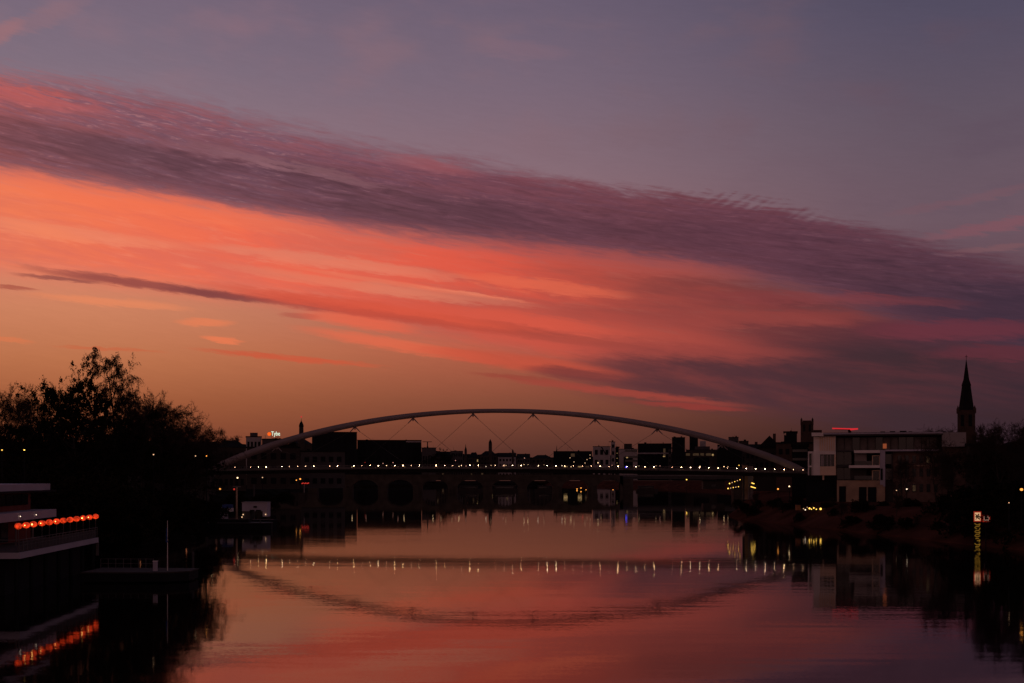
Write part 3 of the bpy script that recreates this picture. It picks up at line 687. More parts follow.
# ---- low left background (behind trees, over deck)
for i, (a, b_, y, d, w, rf, lb) in enumerate([
    (-30, 32, 444, 300, 'wallbrown', 'gable_x', 'dark gabled house at the left edge behind the trees'),
    (34, 88, 440, 310, 'wallbrown', 'hip', 'dark hipped house behind the tallest tree'),
    (90, 140, 442, 305, 'wallgrey', 'gable_x', 'dark house behind the drooping thin tree'),
    (141, 186, 448, 320, 'wallbrown', 'flat', 'flat dark house behind the lower trees of the left bank'),
    (187, 216, 441, 420, 'wallgrey', 'gable_x', 'gabled house just left of the arch foot'),
    (217, 246, 440, 520, 'wallbrown', 'hip', 'hipped dark house right of the arch foot'),
    (247, 300, 448, 600, 'wallbrown', 'flat', 'long low dark building under the roof sign'),
    (301, 345, 452, 640, 'wallgrey', 'flat', 'low dark quay building under the tallest slab')]):
    block('quay_house', lb, 'house', a, b_, y, d, 14, M[w], 5, 3, .0, rf, 3, seed=20+i, zlow=6)
# ---- middle skyline
d = 2200
for i, (a, b_, y, rf, rg, w, lb) in enumerate([
    (436, 450, 451.5, 'gable_x', 6, 'wallbrown', 'steep roofed house right of the grey striped block'),
    (450.5, 463, 451.2, 'flat', 0, 'wallgrey', 'flat-topped dark house left of the small pinnacle'),
    (468, 479, 452.2, 'hip', 6, 'wallbrown', 'round-shouldered house roof between pinnacle and clock tower'),
    (480, 497, 450.8, 'hip', 5, 'wallbrown', 'church nave roof at the foot of the clock tower'),
    (498, 516, 452.6, 'gable_x', 5, 'wallpale', 'pale gabled house right of the clock tower'),
    (517, 530, 453.6, 'gable_x', 5, 'wallgrey', 'grey gabled house in the middle of the skyline'),
    (531, 553, 454.8, 'hip', 4, 'wallbrown', 'lowest dark house row before the long flat-topped block'),
    (553.5, 592, 451.4, 'flat', 0, 'dark', 'long flat-topped block with a few lit windows')]):
    block('town_house', lb, 'house', a, b_, y, d+i*6, 40, M[w], 5, 4, .10 if i > 6 else .02, rf, rg*1.6, seed=40+i)
tower('pinnacle', 'tiny pointed turret over the flat-topped dark house', 'tower', 465.7, 2180, [(1.4,456),(1.3,450,'c'),(1.0,449),(.35,446.5),(.1,444)])
tower('clock_tower', 'dark church tower standing alone mid skyline', 'tower', 490.3, 2190, [(1.9,452),(1.8,443.2,'c'),(1.6,442),(.9,440.6),(.2,439.2)], k=8)
tower('roof_turret', 'small roof turret right of the church tower', 'tower', 512.8, 2190, [(1.1,456),(1.,451.6,'c'),(.8,450.8),(.1,449)])
tower('roof_mast', 'thin mast with small head on the long flat-topped block', 'mast', 556.7, 2300, [(.5,453),(.5,449.5,'c'),(.35,449.2),(.1,445.6)], base=30)
# ---- pale office group
d = 1800
t = block('office_block', 'pale angular office block with slanted screen left of the white stair tower', 'building', 593, 610.3, 446.6, d, 25, M['wallpale'], 3, 3, .1, seed=61)
b = MB(); x0 = X(601,d)-t.location.x; x1 = X(605.5,d)-t.location.x
b.v = [(x0,-.6,Z(447,d)-5),(x0+1.6,-.6,Z(447,d)-5),(x1+1.8,-.6,Z(455,d)-5),(x1,-.6,Z(455,d)-5)]; b.v += [(p[0],-.15,p[2]) for p in b.v]
b.f = [(0,1,2,3),(4,7,6,5),(0,4,5,1),(1,5,6,2),(2,6,7,3),(3,7,4,0)]; b.build('slanted_screen', M['dark'], t)
t = block('office_block', 'narrow white stair tower taller than the offices around it', 'tower', 611, 615.2, 442, d+4, 8, M['wallpale'], 1, 5, .0, seed=62)
MB().box(X(609,d)-t.location.x, X(612,d)-t.location.x, .5, 2, Z(442,d)-5, Z(441.4,d)-5).build('roof_fin', M['dark'], t)
t = block('office_block', 'dark slot building with a column of lit landings', 'building', 615.4, 618.8, 448, d+10, 18, M['dark'], 1, 5, .0, seed=63)
for yy in (453.2,458.3,463,465.6): MB().box(-.6,.6,-.5,-.15,Z(yy,d+10)-5.4,Z(yy,d+10)-4.7).build('lit_landing', G['win'], t)
t = block('office_block', 'white office block with ribbon windows and one lit window', 'building', 619, 637.4, 449.2, d, 22, M['wallpale'], 1, 1, .0, seed=64)
for yy in (450.5,456.7,460.6): MB().box(X(625,d)-t.location.x, X(637.2,d)-t.location.x,-.3,-.15,Z(yy+1.3,d)-5,Z(yy-.8,d)-5).build('ribbon_window', M['glass'], t)
MB().box(X(626.2,d)-t.location.x, X(628,d)-t.location.x,-.45,-.32,Z(458.1,d)-5,Z(456.9,d)-5).build('lit_window', G['win'], t)
MB().box(X(624,d)-t.location.x, X(632,d)-t.location.x,6,12,Z(449,d)-4.4,Z(443.6,d)-5).build('plant_room', M['wallbrown'], t)
t = block('office_block', 'long dark office block with a pale floor band', 'building', 637.8, 671.5, 443.8, d+30, 25, M['dark'], 8, 2, .02, seed=65)
MB().box(X(637.8,d+30)-t.location.x+.1, X(671.5,d+30)-t.location.x-.1,-.6,-.32,Z(454,d+30)-5,Z(452.6,d+30)-5).build('floor_band', M['wallpale'], t)
MB().box(X(663,d+30)-t.location.x, X(665,d+30)-t.location.x,-.6,-.32,Z(457,d+30)-5,Z(456,d+30)-5).build('lit_window', G['win'], t)
block('office_block', 'narrow grey slab left of the black twin-top tower', 'building', 668.5, 671.3, 449, d-5, 10, M['wallgrey'], 1, 5, .0, seed=66)
t = block('tower_block', 'black twin-top tower block right of the offices', 'tower', 672, 685, 437.6, d-10, 20, M['dark'], 4, 5, .0, seed=67)
block('tower_block', 'small dark tower behind the twin-top block, partly under the arch', 'tower', 689.5, 698, 436.8, d+60, 16, M['dark'], 2, 3, .0, seed=68)
t = block('shopping_block', 'dark building with a dimly lit top floor behind the arch', 'building', 686, 717, 450, d+20, 25, M['wallbrown'], 1, 1, .0, seed=69)
for a, b_ in ((688,692),(695,701),(702.5,706),(708,713)): MB().box(X(a,d)-t.location.x, X(b_,d)-t.location.x,-.4,-.15,Z(455.4,d)-5,Z(453,d)-5).build('lit_window', G['windim'], t)
MB().box(X(714,d)-t.location.x, X(715.8,d)-t.location.x,-.4,-.15,Z(455.6,d)-5,Z(453.8,d)-5).build('lit_window', G['win'], t)
MB().box(X(697,d)-t.location.x, X(712,d)-t.location.x,3,14,Z(450,d)-4.3,Z(446,d)-5).build('penthouse', M['wallgrey'], t)
MB().box(X(702,d)-t.location.x, X(708,d)-t.location.x,5,12,Z(445.9,d)-5,Z(440.5,d)-5).build('plant_room', M['wallpale'], t)
block('office_block', 'plain dark block behind the arch left of the right bank', 'building', 717.4, 742, 445, d+10, 25, M['dark'], 5, 4, .0, seed=70)
t = block('tower_block', 'grey cube penthouse tower just above the arch', 'tower', 728.5, 738.5, 437.3, d+70, 18, M['wallgrey'], 3, 3, .0, seed=71)
block('tower_block', 'low dark annex right of the grey cube tower', 'building', 738.8, 748.5, 441.2, d+70, 18, M['wallbrown'], 3, 3, .0, seed=72)
# ---- between arch and white building
d = 520
block('town_house', 'dark house with the tall pointed roof left of the brick church tower', 'house', 758, 781, 435.6, d, 12, M['wallbrown'], 4, 3, .0, 'gable_y', 5.2, seed=80)
block('town_house', 'long dark roof falling left of the pointed roof', 'house', 745, 760, 443.8, d+10, 14, M['wallbrown'], 3, 3, .0, 'gable_x', 2.2, seed=81)
t = block('town_house', 'dark house with a pale edge strip beside the pinnacled tower', 'building', 784, 797, 432.6, d+30, 14, M['dark'], 2, 3, .0, seed=82)
MB().box(-X(512+1,d)*0-2.6,-1.9,-.5,-.32,24,Z(433,d+30)-5).build('pale_strip', M['cream'], t)
block('town_house', 'big dark roofed block behind the foot of the arch', 'building', 776, 812, 443.6, d-20, 16, M['brick'], 5, 3, .0, seed=83)
t = block('town_house', 'dark infill building with dim glass rows left of the white block', 'building', 792, 808, 446, 360, 14, M['dark'], 1, 1, .0, seed=84)
for yy in (449.5, 458): MB().box(-2.1,2.1,-.4,-.15,Z(yy+2.5,360)-5,Z(yy,360)-5).build('ribbon_window', M['glass'], t)
def sqtower():
    d = 640; t = thing('square_church_tower', 'square dark church tower with corner pinnacles left of the red roof light', 'tower', (X(807,d), d, 5), -math.atan2(X(807,d), d))
    hw = 6.2*d/F; z = Z(421.6,d)-5
    MB().box(-hw,hw,0,2*hw,0,z).build('shaft', M['brick'], t)
    for sx in (-1,1):
        for yy in (0, 2*hw): MB().lathe((sx*(hw-.4),yy,z-1.5),[(.6,0),(.55,2.6),(.05,3.6)],6).build('pinnacle', M['brick'], t)
    MB().box(-hw+1,hw-1,.6,2*hw-.6,z+.01,z+.6).build('parapet', M['brick'], t)
    MB().box(hw+.05,hw+4.2,1,8,0,Z(430,d)-5).build('stair_turret', M['brick'], t)
    for sx in (-.45,.45): MB().box(sx*hw-.5,sx*hw+.5,-.12,-.01,z-5,z-1.5).build('louvre', M['dark'], t)
sqtower()
def spire():
    d = 700; k = d/F; t = thing('church_spire', 'tall pointed church spire rising on the right skyline', 'church', (X(966.3,d), d, 5), -math.atan2(X(966.3,d), d))
    zt = Z(410,d)-5; hw = 9.3*k
    MB().box(-hw,hw,0,2*hw,0,Z(432,d)-5).build('tower', M['brick'], t)
    MB().box(-hw*.9,hw*.9,.3,2*hw-.3,Z(432,d)-4.99,zt).build('belfry', M['brick'], t)
    for sx in (-1,1):
        for yy in (.5, 2*hw-.5): MB().lathe((sx*hw*.85,yy,zt-1.5),[(.9,0),(.9,2.),(.05,4.2)],6).build('pinnacle', M['brick'], t)
    for sx in (-.4,.4):
        MB().box(sx*hw-.9,sx*hw+.9,.14,.29,zt-9,zt-2.5).build('louvre', M['dark'], t)
    MB().lathe((0,hw,zt+.01),[(hw*.92,0),(hw*.8,2.2),(4.6*k,Z(386,d)-5-zt),(4.9*k,Z(384.5,d)-5-zt),(3.*k,Z(379,d)-5-zt),(1.1*k,Z(365,d)-5-zt),(.35*k,Z(359.5,d)-5-zt)],8).build('spire', M['slate'], t)
    zb = Z(359.5,d)-5
    c = MB().tube((0,hw,zb-.2),(0,hw,Z(354,d)-5),.12,k=5); c.box(-.7,.7,hw-.08,hw+.08,Z(356,d)-5,Z(355.6,d)-5); c.build('cross', M['dark'], t)
    MB().box(hw+.05,hw+26,2,14,0,Z(446,d)-5).build('nave', M['brick'], t)
spire()

# ------------------------------------------------------------------ white apartment building
def apartment():
    d = 305.; t = thing('apartment_building', 'white modern apartment building with balconies and flat roof by the river', 'building', (X(888,d), d, 4.8), -math.atan2(X(888,d), d))
    ox, oz = t.location.x, 4.8; PH = math.atan2(ox, d)
    def LX(px):
        s_ = (px-512)/F; return (s_*d-ox)/(math.cos(PH)+s_*math.sin(PH))
    def bx(name, x0, x1, yt, yb, y0, y1, m, parent=None):
        o = MB().box(LX(x0), LX(x1), y0, y1, Z(yb,d)-oz, Z(yt,d)-oz).build(name, m, parent or t); return o
    # recessed core
    bx('core_wall', 813, 941.5, 436, 502.5, 4.2, 18, M['wallbrown'])
    bx('roof', 812, 943, 432.2, 435.4, -.4, 18.6, M['wallgrey'])
    bx('lit_roof_edge', 811.8, 823.5, 432.0, 435.6, -.8, -.41, M['white'])  # lit left end of the roof slab, its brightness painted in as white
    bx('roof_trim', 823.6, 942.8, 432.6, 433.9, -.6, -.41, M['lilac'])
    bx('end_wall', 942, 966, 433., 447, -.3, 18.2, M['wallpale'])
    bx('end_wing', 942.2, 965.5, 447.1, 502.5, 2, 18., M['brickwing'])
    # top floor slatted cladding
    o = bx('top_cladding', 813.5, 835.5, 435.5, 450.9, .6, 4.1, M['white'])
    for i in range(7): bx('cladding_slat', 819.5+i*2.3, 820.7+i*2.3, 436.4, 450.4, .42, .58, M['cream'], o)
    for i in range(13): 
        w = bx('top_window', 836.5+i*7.8, 843.6+i*7.8, 436.8, 450, 3.9, 4.15, M['glass'] if i in (2, 5, 8, 9) else M['curtain'])
        bx('window_frame', 843.7+i*7.8, 844.2+i*7.8, 436.6, 450.2, 3.6, 4.14, M['wallgrey'], w)
    bx('lit_window', 882.8, 886.6, 443.3, 448.2, 3.3, 3.55, G['tint'])
    # left white wall with window
    bx('white_wall', 813., 820, 451, 475.2, 0, 4.1, M['white'])
    bx('upper_band', 820.05, 835.8, 451, 454, 0, 4.1, M['white'])
    bx('sill_panel', 820.05, 835.8, 466.2, 475.2, 0, 4.1, M['cream'])
    bx('window_pier', 834.3, 835.8, 454.05, 466.15, 0, 4.1, M['cream'])
    w = bx('window', 820.1, 834.2, 454.1, 466.1, .5, .7, M['glass'])
    for x in (823.2, 826.8, 830.4): bx('mullion', x, x+.7, 454.1, 466.1, .25, .49, M['wallpale'], w)
    bx('curtain', 820.8, 823.0, 455, 465.5, .3, .48, M['wallpale'], w)
    bx('support_column', 822.3, 824, 475.3, 480, .6, 1.1, M['cream'])
    # left bay frame
    for (a, b_, c, e) in ((808, 812.6, 451, 453), (808, 812.6, 465.4, 467), (808, 809.1, 453.05, 475.2), (811.8, 812.6, 453.05, 475.2)):
        if c == 453.05:
            bx('bay_frame', a, b_, 453.05, 465.35, -.2, 3, M['white']); bx('bay_frame', a, b_, 467.05, 475.2, -.2, 3, M['white'])
        else: bx('bay_frame', a, b_, c, e, -.2, 3, M['white'])
    bx('bay_glass', 809.2, 811.7, 453.1, 475.1, 1.2, 1.4, M['glass'])
    # open glazed part
    for a, c, e in ((836.2, 451.5, 464.5), (843.8, 451.5, 464.5), (836.2, 467.5, 479.6), (843.8, 467.5, 479.6)):
        w = bx('glazing', a, a+7., c, e, 2.6, 2.8, M['glass']); bx('window_frame', a+7.05, a+7.5, c, e, 2.3, 2.8, M['rail'], w)
    bx('floor_slab', 836, 854, 449.6, 451.2, .4, 4.1, M['wallgrey']); bx('floor_slab', 836, 849, 465., 466.8, .4, 4.1, M['wallgrey'])
    # balconies
    bx('balcony_slab', 854.1, 880, 450.2, 452.9, -1.2, 4.1, M['white']); bx('balcony_slab', 849.1, 880, 465.2, 467.9, -1.2, 4.1, M['white'])
    bx('balcony_wall', 854.3, 866.5, 453, 465.1, 2.2, 4.1, M['wallpale']); bx('balcony_wall', 850, 866.5, 468, 479.8, 2.2, 4.1, M['wallgrey'])
    for c, e in ((455.2, 465.1), (470.2, 479.9)):
        w = bx('balcony_door', 872.2, 879.8, c, e, .9, 1.2, M['glass'])
        for (a, b_, yt, yb) in ((872., 873., c, e), (879., 879.9, c, e), (873.05, 878.95, c, c+.8)): bx('door_frame', a, b_, yt, yb, .55, .88, M['cream'], w)
        bx('balustrade', 854.5, 871.8, e-4.2, e-.2, -1.1, -1.05, M['glass'])
    bx('corner_column', 880.05, 885.2, 450.2, 484.8, -.9, 3.8, M['lilac'])
    bx('corner_column', 883.0, 885.2, 484.85, 486.5, -.9, 3.8, M['lilac'])
    bx('column_opening', 880.6, 882.8, 468.5, 480, -1.05, -.92, M['dark'])
    for c, e in ((454, 464), (468.5, 480)):
        bx('tall_window', 885.5, 891.4, c, e, 1.2, 1.5, M['glass'])
    bx('window_post', 891.5, 892.6, 452, 480, .8, 4.1, M['wallgrey'])
    bx('balcony_slab', 885.3, 939, 449.7, 451.3, -.5, 4.1, M['lilac'])
    o = bx('brick_wing', 893, 941.8, 451.6, 502.5, 1.5, 4.1, M['brickwing'])
    for r_ in (455.5, 468.5, 484):
        for i in range(6): bx('window', 898+i*7.2, 901.6+i*7.2, r_, r_+8, 1.3, 1.48, M['glass'], o)
    bx('lit_window', 926.6, 929.6, 456.5, 463, 1.2, 1.29, G['windim'], o); bx('lit_window', 912.8, 915.6, 485.2, 491, 1.2, 1.29, G['windim'], o)
    bx('ledge', 905, 936, 465.3, 466.3, 1.0, 1.48, M['sand'], o)
    # ground floor
    bx('dark_base', 806, 836.6, 480.1, 502.5, 1.5, 18., M['dark']); bx('base_beam', 806, 836.6, 476, 480.05, 1.1, 18, M['dark'])
    o = bx('sandstone_base', 837, 885, 480.4, 502.5, -.6, 4.1, M['sand'])
    for a, b_, c in ((839.2, 846, 486.3), (859, 866.6, 487), (868, 876.5, 487)): bx('garage_opening', a, b_, c, 502.3, -.72, -.61, M['dark'], o)
    bx('garage_pier', 885.1, 892.9, 481, 502.5, .4, 4.1, M['wallbrown'])
    for x, r in ((882.5, 1.1), (892.6, 1.3), (903.5, 1.6), (911, .9)):
        MB().box(LX(x)-r*.5, LX(x)+r*.5, 8, 9.5, Z(432.2,d)-oz+.01, Z(432.2-r,d)-oz+.2).build('roof_vent', M['dark'], t)
    # red light on the roof
    dd = 312; s = thing('red_roof_light', 'long glowing red light bar standing on the roof of the white building', 'sign', (X(845,dd), dd, Z(432.2,305)))
    oz2 = s.location.z; o2 = s.location.x
    MB().tube((X(832.3,dd)-o2,0,Z(428.4,dd)-oz2),(X(852,dd)-o2,0,Z(428.9,dd)-oz2),.16,k=6).build('light_bar', G['neon'], s)
    MB().tube((X(850,dd)-o2,-.3,Z(429.4,dd)-oz2),(X(857.5,dd)-o2,-.3,Z(428.9,dd)-oz2),.26,.2,k=6).build('light_head', G['neon'], s)
    MB().tube((X(835,dd)-o2,.2,Z(429.1,dd)-oz2),(X(852,dd)-o2,.2,Z(429.8,dd)-oz2),.1,k=5).build('crossbar', M['dark'], s)
    MB().box(X(848.6,dd)-o2,X(851,dd)-o2,-.2,.6,0,Z(429.8,dd)-oz2).build('mount', M['dark'], s)
apartment()

# ------------------------------------------------------------------ waterside terrace restaurant on the left
def restaurant():
    A = Vector((X(20,116), 116, 0)); B = Vector((X(98.5,145), 145, 0)); e = (B-A); Lr = e.length
    rz = math.atan2(e.y, e.x)          # local x runs A->B, local +y to the left (inland)
    t = thing('terrace_restaurant', 'two storey waterside terrace restaurant with pale fascia bands', 'building', (A.x, A.y, 0), rz)
    MB().box(0,Lr,0,22,3.42,3.98).build('terrace_slab', M['lilac'], t)
    MB().box(.15,Lr-.15,.2,21.8,3.99,4.04).build('terrace_floor', M['wood'], t)
    MB().box(.8,Lr-.8,1.6,21.5,-1,3.41).build('substructure', M['dark'], t)
    for i in range(7): MB().tube((.6+i*(Lr-1.2)/6,.5,-1.5),(.6+i*(Lr-1.2)/6,.5,3.4),.22,k=8).build('pile', M['dark'], t)
    MB().box(Lr-.02,Lr+.12,-.02,.3,1.9,3.5).build('fender', M['rail'], t)
    rb = MB()
    for h, r in ((1.15,.04),(.62,.018),(.9,.018)): rb.tube((.1,.1,4+h),(Lr-.1,.1,4+h),r,k=4); rb.tube((.1,.1,4+h),(.1,8,4+h),r,k=4)
    for i in range(25): rb.tube((.1+i*(Lr-.2)/24,.1,3.98),(.1+i*(Lr-.2)/24,.1,5.15),.03,k=4)
    rb.build('railing', M['rail'], t)
    MB().box(1.2,Lr-.3,.16,.2,4.1,4.95).build('railing_screen', M['wallgrey'], t)
    # upper parts
    y0 = 4.6
    o = MB().box(-4,Lr-5.5,y0+1.4,20,4.05,9.29).build('wall', M['redwall'], t)
    MB().box(-6,Lr-3.4,y0-.8,21,6.5,7.35).build('canopy_fascia', M['lilac'], t)
    MB().box(-6,Lr-2.2,y0+.2,21,9.5,10.2).build('roof_fascia', M['lilac'], t)
    MB().box(-5.5,Lr-1.4,y0-.2,21,9.3,9.49).build('eaves', M['dark'], t)
    for i in range(10): MB().box(-3.4+i*2.6,-1.2+i*2.6,y0+1.25,y0+1.38,7.95,9.1).build('window', M['glass'], o)
    for i in range(6): MB().box(-3.+i*3.2,-.6+i*3.2,y0+1.25,y0+1.38,4.2,6.6).build('door', M['glass'], o)
    for i in range(4): MB().tube((1+i*5.6,y0-.5,4.05),(1+i*5.6,y0-.5,6.49),.09,k=6).build('column', M['rail'], t)
    for x in (-2.5, 3.5): MB().tube((x,y0-.83,6.9),(x,y0-.9,6.9),.2,k=10).build('fascia_spot', M['dark'], t)
    MB().box(1.,2.2,8,9.5,10.16,10.9).build('roof_box', M['wallgrey'], t)
    for x in (12.2, 17.6): MB().ball((x,y0-.95,6.95),.05,6).build('fascia_lamp', G['soft'], t)
    names = 'nearest to the terrace corner,second from the near corner,third from the near corner with bright bulb,fourth from the near corner,fifth from the near corner,sixth from the near corner,sixth from the far end,fifth from the far end,fourth from the far end,third from the far end with bright bulb,second from the far end,last at the far end of the railing'.split(',')
    pxs = [18.4,26.2,33.4,42,49.3,56.6,63.4,70.1,76.6,83.1,89.4,95.6]
    R = Matrix.Rotation(rz, 3, 'Z'); ux = R @ Vector((1,0,0))
    for i, px in enumerate(pxs):
        # intersect the viewing azimuth with the railing line
        s0 = (px-512)/F; p0 = A + R @ Vector((0,.6,0)); k = (s0*p0.y-p0.x)/(ux.x - s0*ux.y); p = p0 + ux*k
        l = thing('lantern_post', 'red globe lantern on a thin post, '+names[i], 'lantern', (p.x, p.y, 4.04), 0, 'red lanterns along the terrace railing')
        MB().tube((0,0,0),(0,0,2.03),.03,k=6).build('post', M['rail'], l)
        MB().ball((0,0,2.33),.36,10,.82).build('globe', G['lant'], l, True)
        MB().lathe((0,0,2.62),[(.12,0),(.1,.07)],8).build('collar', M['dark'], l)
        if i in (2, 3, 5, 9, 10, 1): MB().ball((0,-.345,2.33),.075 if i in (2,9) else .05,6).build('bulb', G['lantcore'], l)
        MB().ball((.05,-.1,1.9),.025,5).build('pendant', G['windim'], l)
restaurant()

# pontoon, bollard, flagpole
def jetty():
    d = 132; t = thing('pontoon', 'low dark floating jetty off the left bank', 'jetty', (X(150,d), d, 0))
    ox = t.location.x
    xa, xb = X(88,d)-ox, X(190,d)-ox
    MB().prism([(xa,-2.2),(xb-2,-2.2),(xb,-.4),(xb,3.5),(xa,4.5)],.15,1.0).build('hull', M['dark'], t)
    MB().prism([(xa,-2.3),(xb-2,-2.3),(xb+.1,-.45),(xb+.1,3.6),(xa,4.6)],1.01,1.14).build('deck_boards', M['wood'], t)
    rb = MB()
    for h in (.5,1.): rb.tube((xa,4.2,1.1+h),(xb-5,3.8,1.1+h),.03,k=4)
    for i in range(8): x = xa+(xb-5-xa)*i/7; rb.tube((x,4.1,1.1),(x,4.1,2.15),.035,k=4)
    rb.build('railing', M['rail'], t)
    b = thing('service_post', 'short white service post standing on the low jetty', 'post', (X(155.3,d-.5), d-.5, 1.14))
    MB().box(-.2,.2,-.18,.18,0,.98).build('cabinet', M['lilac'], b); MB().box(-.23,.23,-.21,.21,.985,1.06).build('cap', M['white'], b)
    f = thing('flagpole', 'thin white flagpole with furled bluish flag on the jetty', 'flagpole', (X(167.5,d), d, 1.14))
    MB().tube((0,0,0),(0,0,Z(520.5,d)-1.14),.055,.035,k=6).build('pole', M['white'], f)
    fb = MB(); 
    for i in range(6): fb.tube((-.06-.03*(i%2),-.02,Z(528+i*2.4,d)-1.14),(-.06-.03*((i+1)%2),-.02,Z(530.4+i*2.4,d)-1.14),.06+.01*i,.07+.01*i,k=5)
    fb.build('flag', M['blue'], f)
    p = thing('mooring_pile', 'slim mooring pile standing off the end of the jetty', 'post', (X(193,d+9), d+9, -1))
    MB().tube((0,0,0),(0,0,3.4),.16,.14,k=8).build('pile', M['deck'], p); MB().lathe((0,0,3.4),[(.18,0),(.02,.25)],8).build('cap', M['wallgrey'], p)
jetty()

# moored boats
def boats():
    d = 278; t = thing('houseboat', 'moored boat with broad pale lilac cabin and dark hull', 'boat', (X(256,d), d, 0)); ox = t.location.x
    MB().prism([(-4.2,-2),(3.4,-2),(4.6,.2),(3.4,2.4),(-4.2,2.4)],-.3,1.5).build('hull', M['dark'], t)
    c = MB().box(X(243.6,d)-ox,X(268.7,d)-ox,-1.6,2.,Z(511,d),Z(502.6,d)).build('cabin', M['lilac'], t)
    MB().box(X(243.2,d)-ox,X(269,d)-ox,-1.8,2.2,Z(502.6,d)+.01,Z(502,d)+.02).build('cabin_roof', M['wallpale'], t)
    MB().box(X(243.6,d)-ox,X(251,d)-ox,-1.5,2.,1.51,Z(511,d)-.01).build('lower_cabin', M['wallgrey'], t)
    MB().box(X(264,d)-ox,X(268.7,d)-ox,-1.5,2.,2.2,Z(511,d)-.01).build('lower_cabin', M['lilac'], t)
    w = MB().box(X(251.2,d)-ox,X(256,d)-ox,-1.72,-1.61,Z(515,d)+.9,Z(510,d)+.1).build('window', M['glass'], c)
    MB().box(X(257.4,d)-ox,X(262.4,d)-ox,-1.72,-1.61,Z(515,d)+.9,Z(510,d)+.1).build('window', M['glass'], c)
    MB().box(X(255,d)-ox,X(258.4,d)-ox,-1.72,-1.61,Z(507.6,d),Z(505.8,d)).build('name_board', M['dark'], c)
    for px, py in ((245,514.3),(243.8,516.8),(267.3,514.2)): MB().ball((X(px,d)-ox,-1.9,Z(py,d)),.14,6).build('deck_lamp', G['warmdim'], t)
    d = 284; t = thing('cabin_cruiser', 'small white boat with blue canvas cover left of the lilac cabin boat', 'boat', (X(227,d), d, 0)); ox = t.location.x
    MB().prism([(-4.5,-1.5),(2.5,-1.5),(4,0),(2.5,1.5),(-4.5,1.5)],-.3,1.3).build('hull', M['dark'], t)
    b = MB(); zs = [Z(515,d), Z(508,d)]
    b.prism([(X(220.4,d)-ox,-1.2),(X(227,d)-ox,-1.2),(X(227,d)-ox,1.2),(X(220.4,d)-ox,1.2)], 1.31, Z(511,d)); b.prism([(X(221.5,d)-ox,-1.1),(X(224,d)-ox,-1.1),(X(224,d)-ox,1.1),(X(221.5,d)-ox,1.1)], Z(511,d)+.01, Z(507.5,d))
    b.build('cabin', M['lilac'], t)
    MB().prism([(X(228.5,d)-ox,-1.2),(X(232.5,d)-ox,-1.2),(X(232.5,d)-ox,1.2),(X(228.5,d)-ox,1.2)], Z(511.5,d), Z(508,d)).build('windscreen', M['white'], t)
    MB().prism([(X(223.5,d)-ox,-1.4),(X(233,d)-ox,-1.4),(X(232,d)-ox,1.4),(X(224.5,d)-ox,1.4)], Z(508,d)+.02, Z(504.6,d)).build('canvas_cover', M['blue'], t)
    for nm, px, y0, y1, d2, lb in (('mooring_pile',216.3,520,504.4,280,'white mooring pile left of the small boat'),('mooring_pile',236.8,520,487.2,283,'tall white pile with crossbar between the two moored boats'),('mooring_pile',254.2,500,484.5,330,'faint grey pile standing behind the lilac cabin boat')):
        p = thing(nm, lb, 'post', (X(px,d2), d2, -.5)); MB().tube((0,0,0),(0,0,Z(y1,d2)+.5),.24,.2,k=8).build('pile', M['wallgrey'] if px == 254.2 else M['sand'], p)
        if px == 236.8: MB().box(-.9,.9,-.1,.1,Z(y1,d2)+.5,Z(y1,d2)+.75).build('crossbar', M['rail'], p)
boats()
d = 264; t = thing('work_barge', 'long low black barge moored in front of the small boats', 'boat', (X(240,d), d, 0)); ox = t.location.x
MB().prism([(X(203,d)-ox,-2.4),(X(266,d)-ox,-2.4),(X(272,d)-ox,-.8),(X(272,d)-ox,.8),(X(266,d)-ox,2.4),(X(203,d)-ox,2.4)],-.4,1.25).build('hull', M['dark'], t)
MB().prism([(X(203,d)-ox,-2.5),(X(266,d)-ox,-2.5),(X(272.4,d)-ox,-.8),(X(272.4,d)-ox,.8),(X(266,d)-ox,2.5),(X(203,d)-ox,2.5)],1.26,1.4).build('rubbing_strake', M['deck'], t)
MB().box(X(210,d)-ox,X(250,d)-ox,-1.4,1.4,1.41,2.1).build('hatch_cover', M['dark'], t)
for px in (206,262): MB().tube((X(px,d)-ox,-1.8,1.41),(X(px,d)-ox,-1.8,1.9),.14,k=7).build('bollard', M['deck'], t)
# tour boats seen through the stone arches
for i, (px, w, lb) in enumerate(((470,26,'pale tour boat seen through the arch left of middle'),(506,30,'long pale boat seen under the middle arch'),(548,26,'low reddish boat seen through the arch right of middle'),(647,22,'low grey boat moored beyond the girder span'))):
    d = 930; t = thing('tour_boat', lb, 'boat', (X(px,d), d, 0)); hw = w*d/F/2
    MB().prism([(-hw,-2),(hw-2,-2),(hw,0),(hw-2,2),(-hw,2)],-.3,1.8).build('hull', M['wallbrown'], t)
    MB().box(-hw*.8,hw*.6,-1.6,1.6,1.81,3.9).build('cabin', M['wallbrown'], t); MB().box(-hw*.85,hw*.65,-1.8,1.8,3.91,4.2).build('roof', M['wallgrey'], t)
    MB().box(-hw*.7,hw*.5,-1.72,-1.61,2.4,3.5).build('window', M['glass'], t)
# orange-lit quayside terraces through the arches
for px, py, g in ((577,489,'orange'),(581,488,'orange'),(586,490,'orange'),(584,493,'orange'),(613,490,'orange')):
    lamp('terrace_light', 'orange terrace light glowing through the right stone arches', px, py, 1040, g, .5, .5, 'orange lights seen through the right arches', 'lamp')

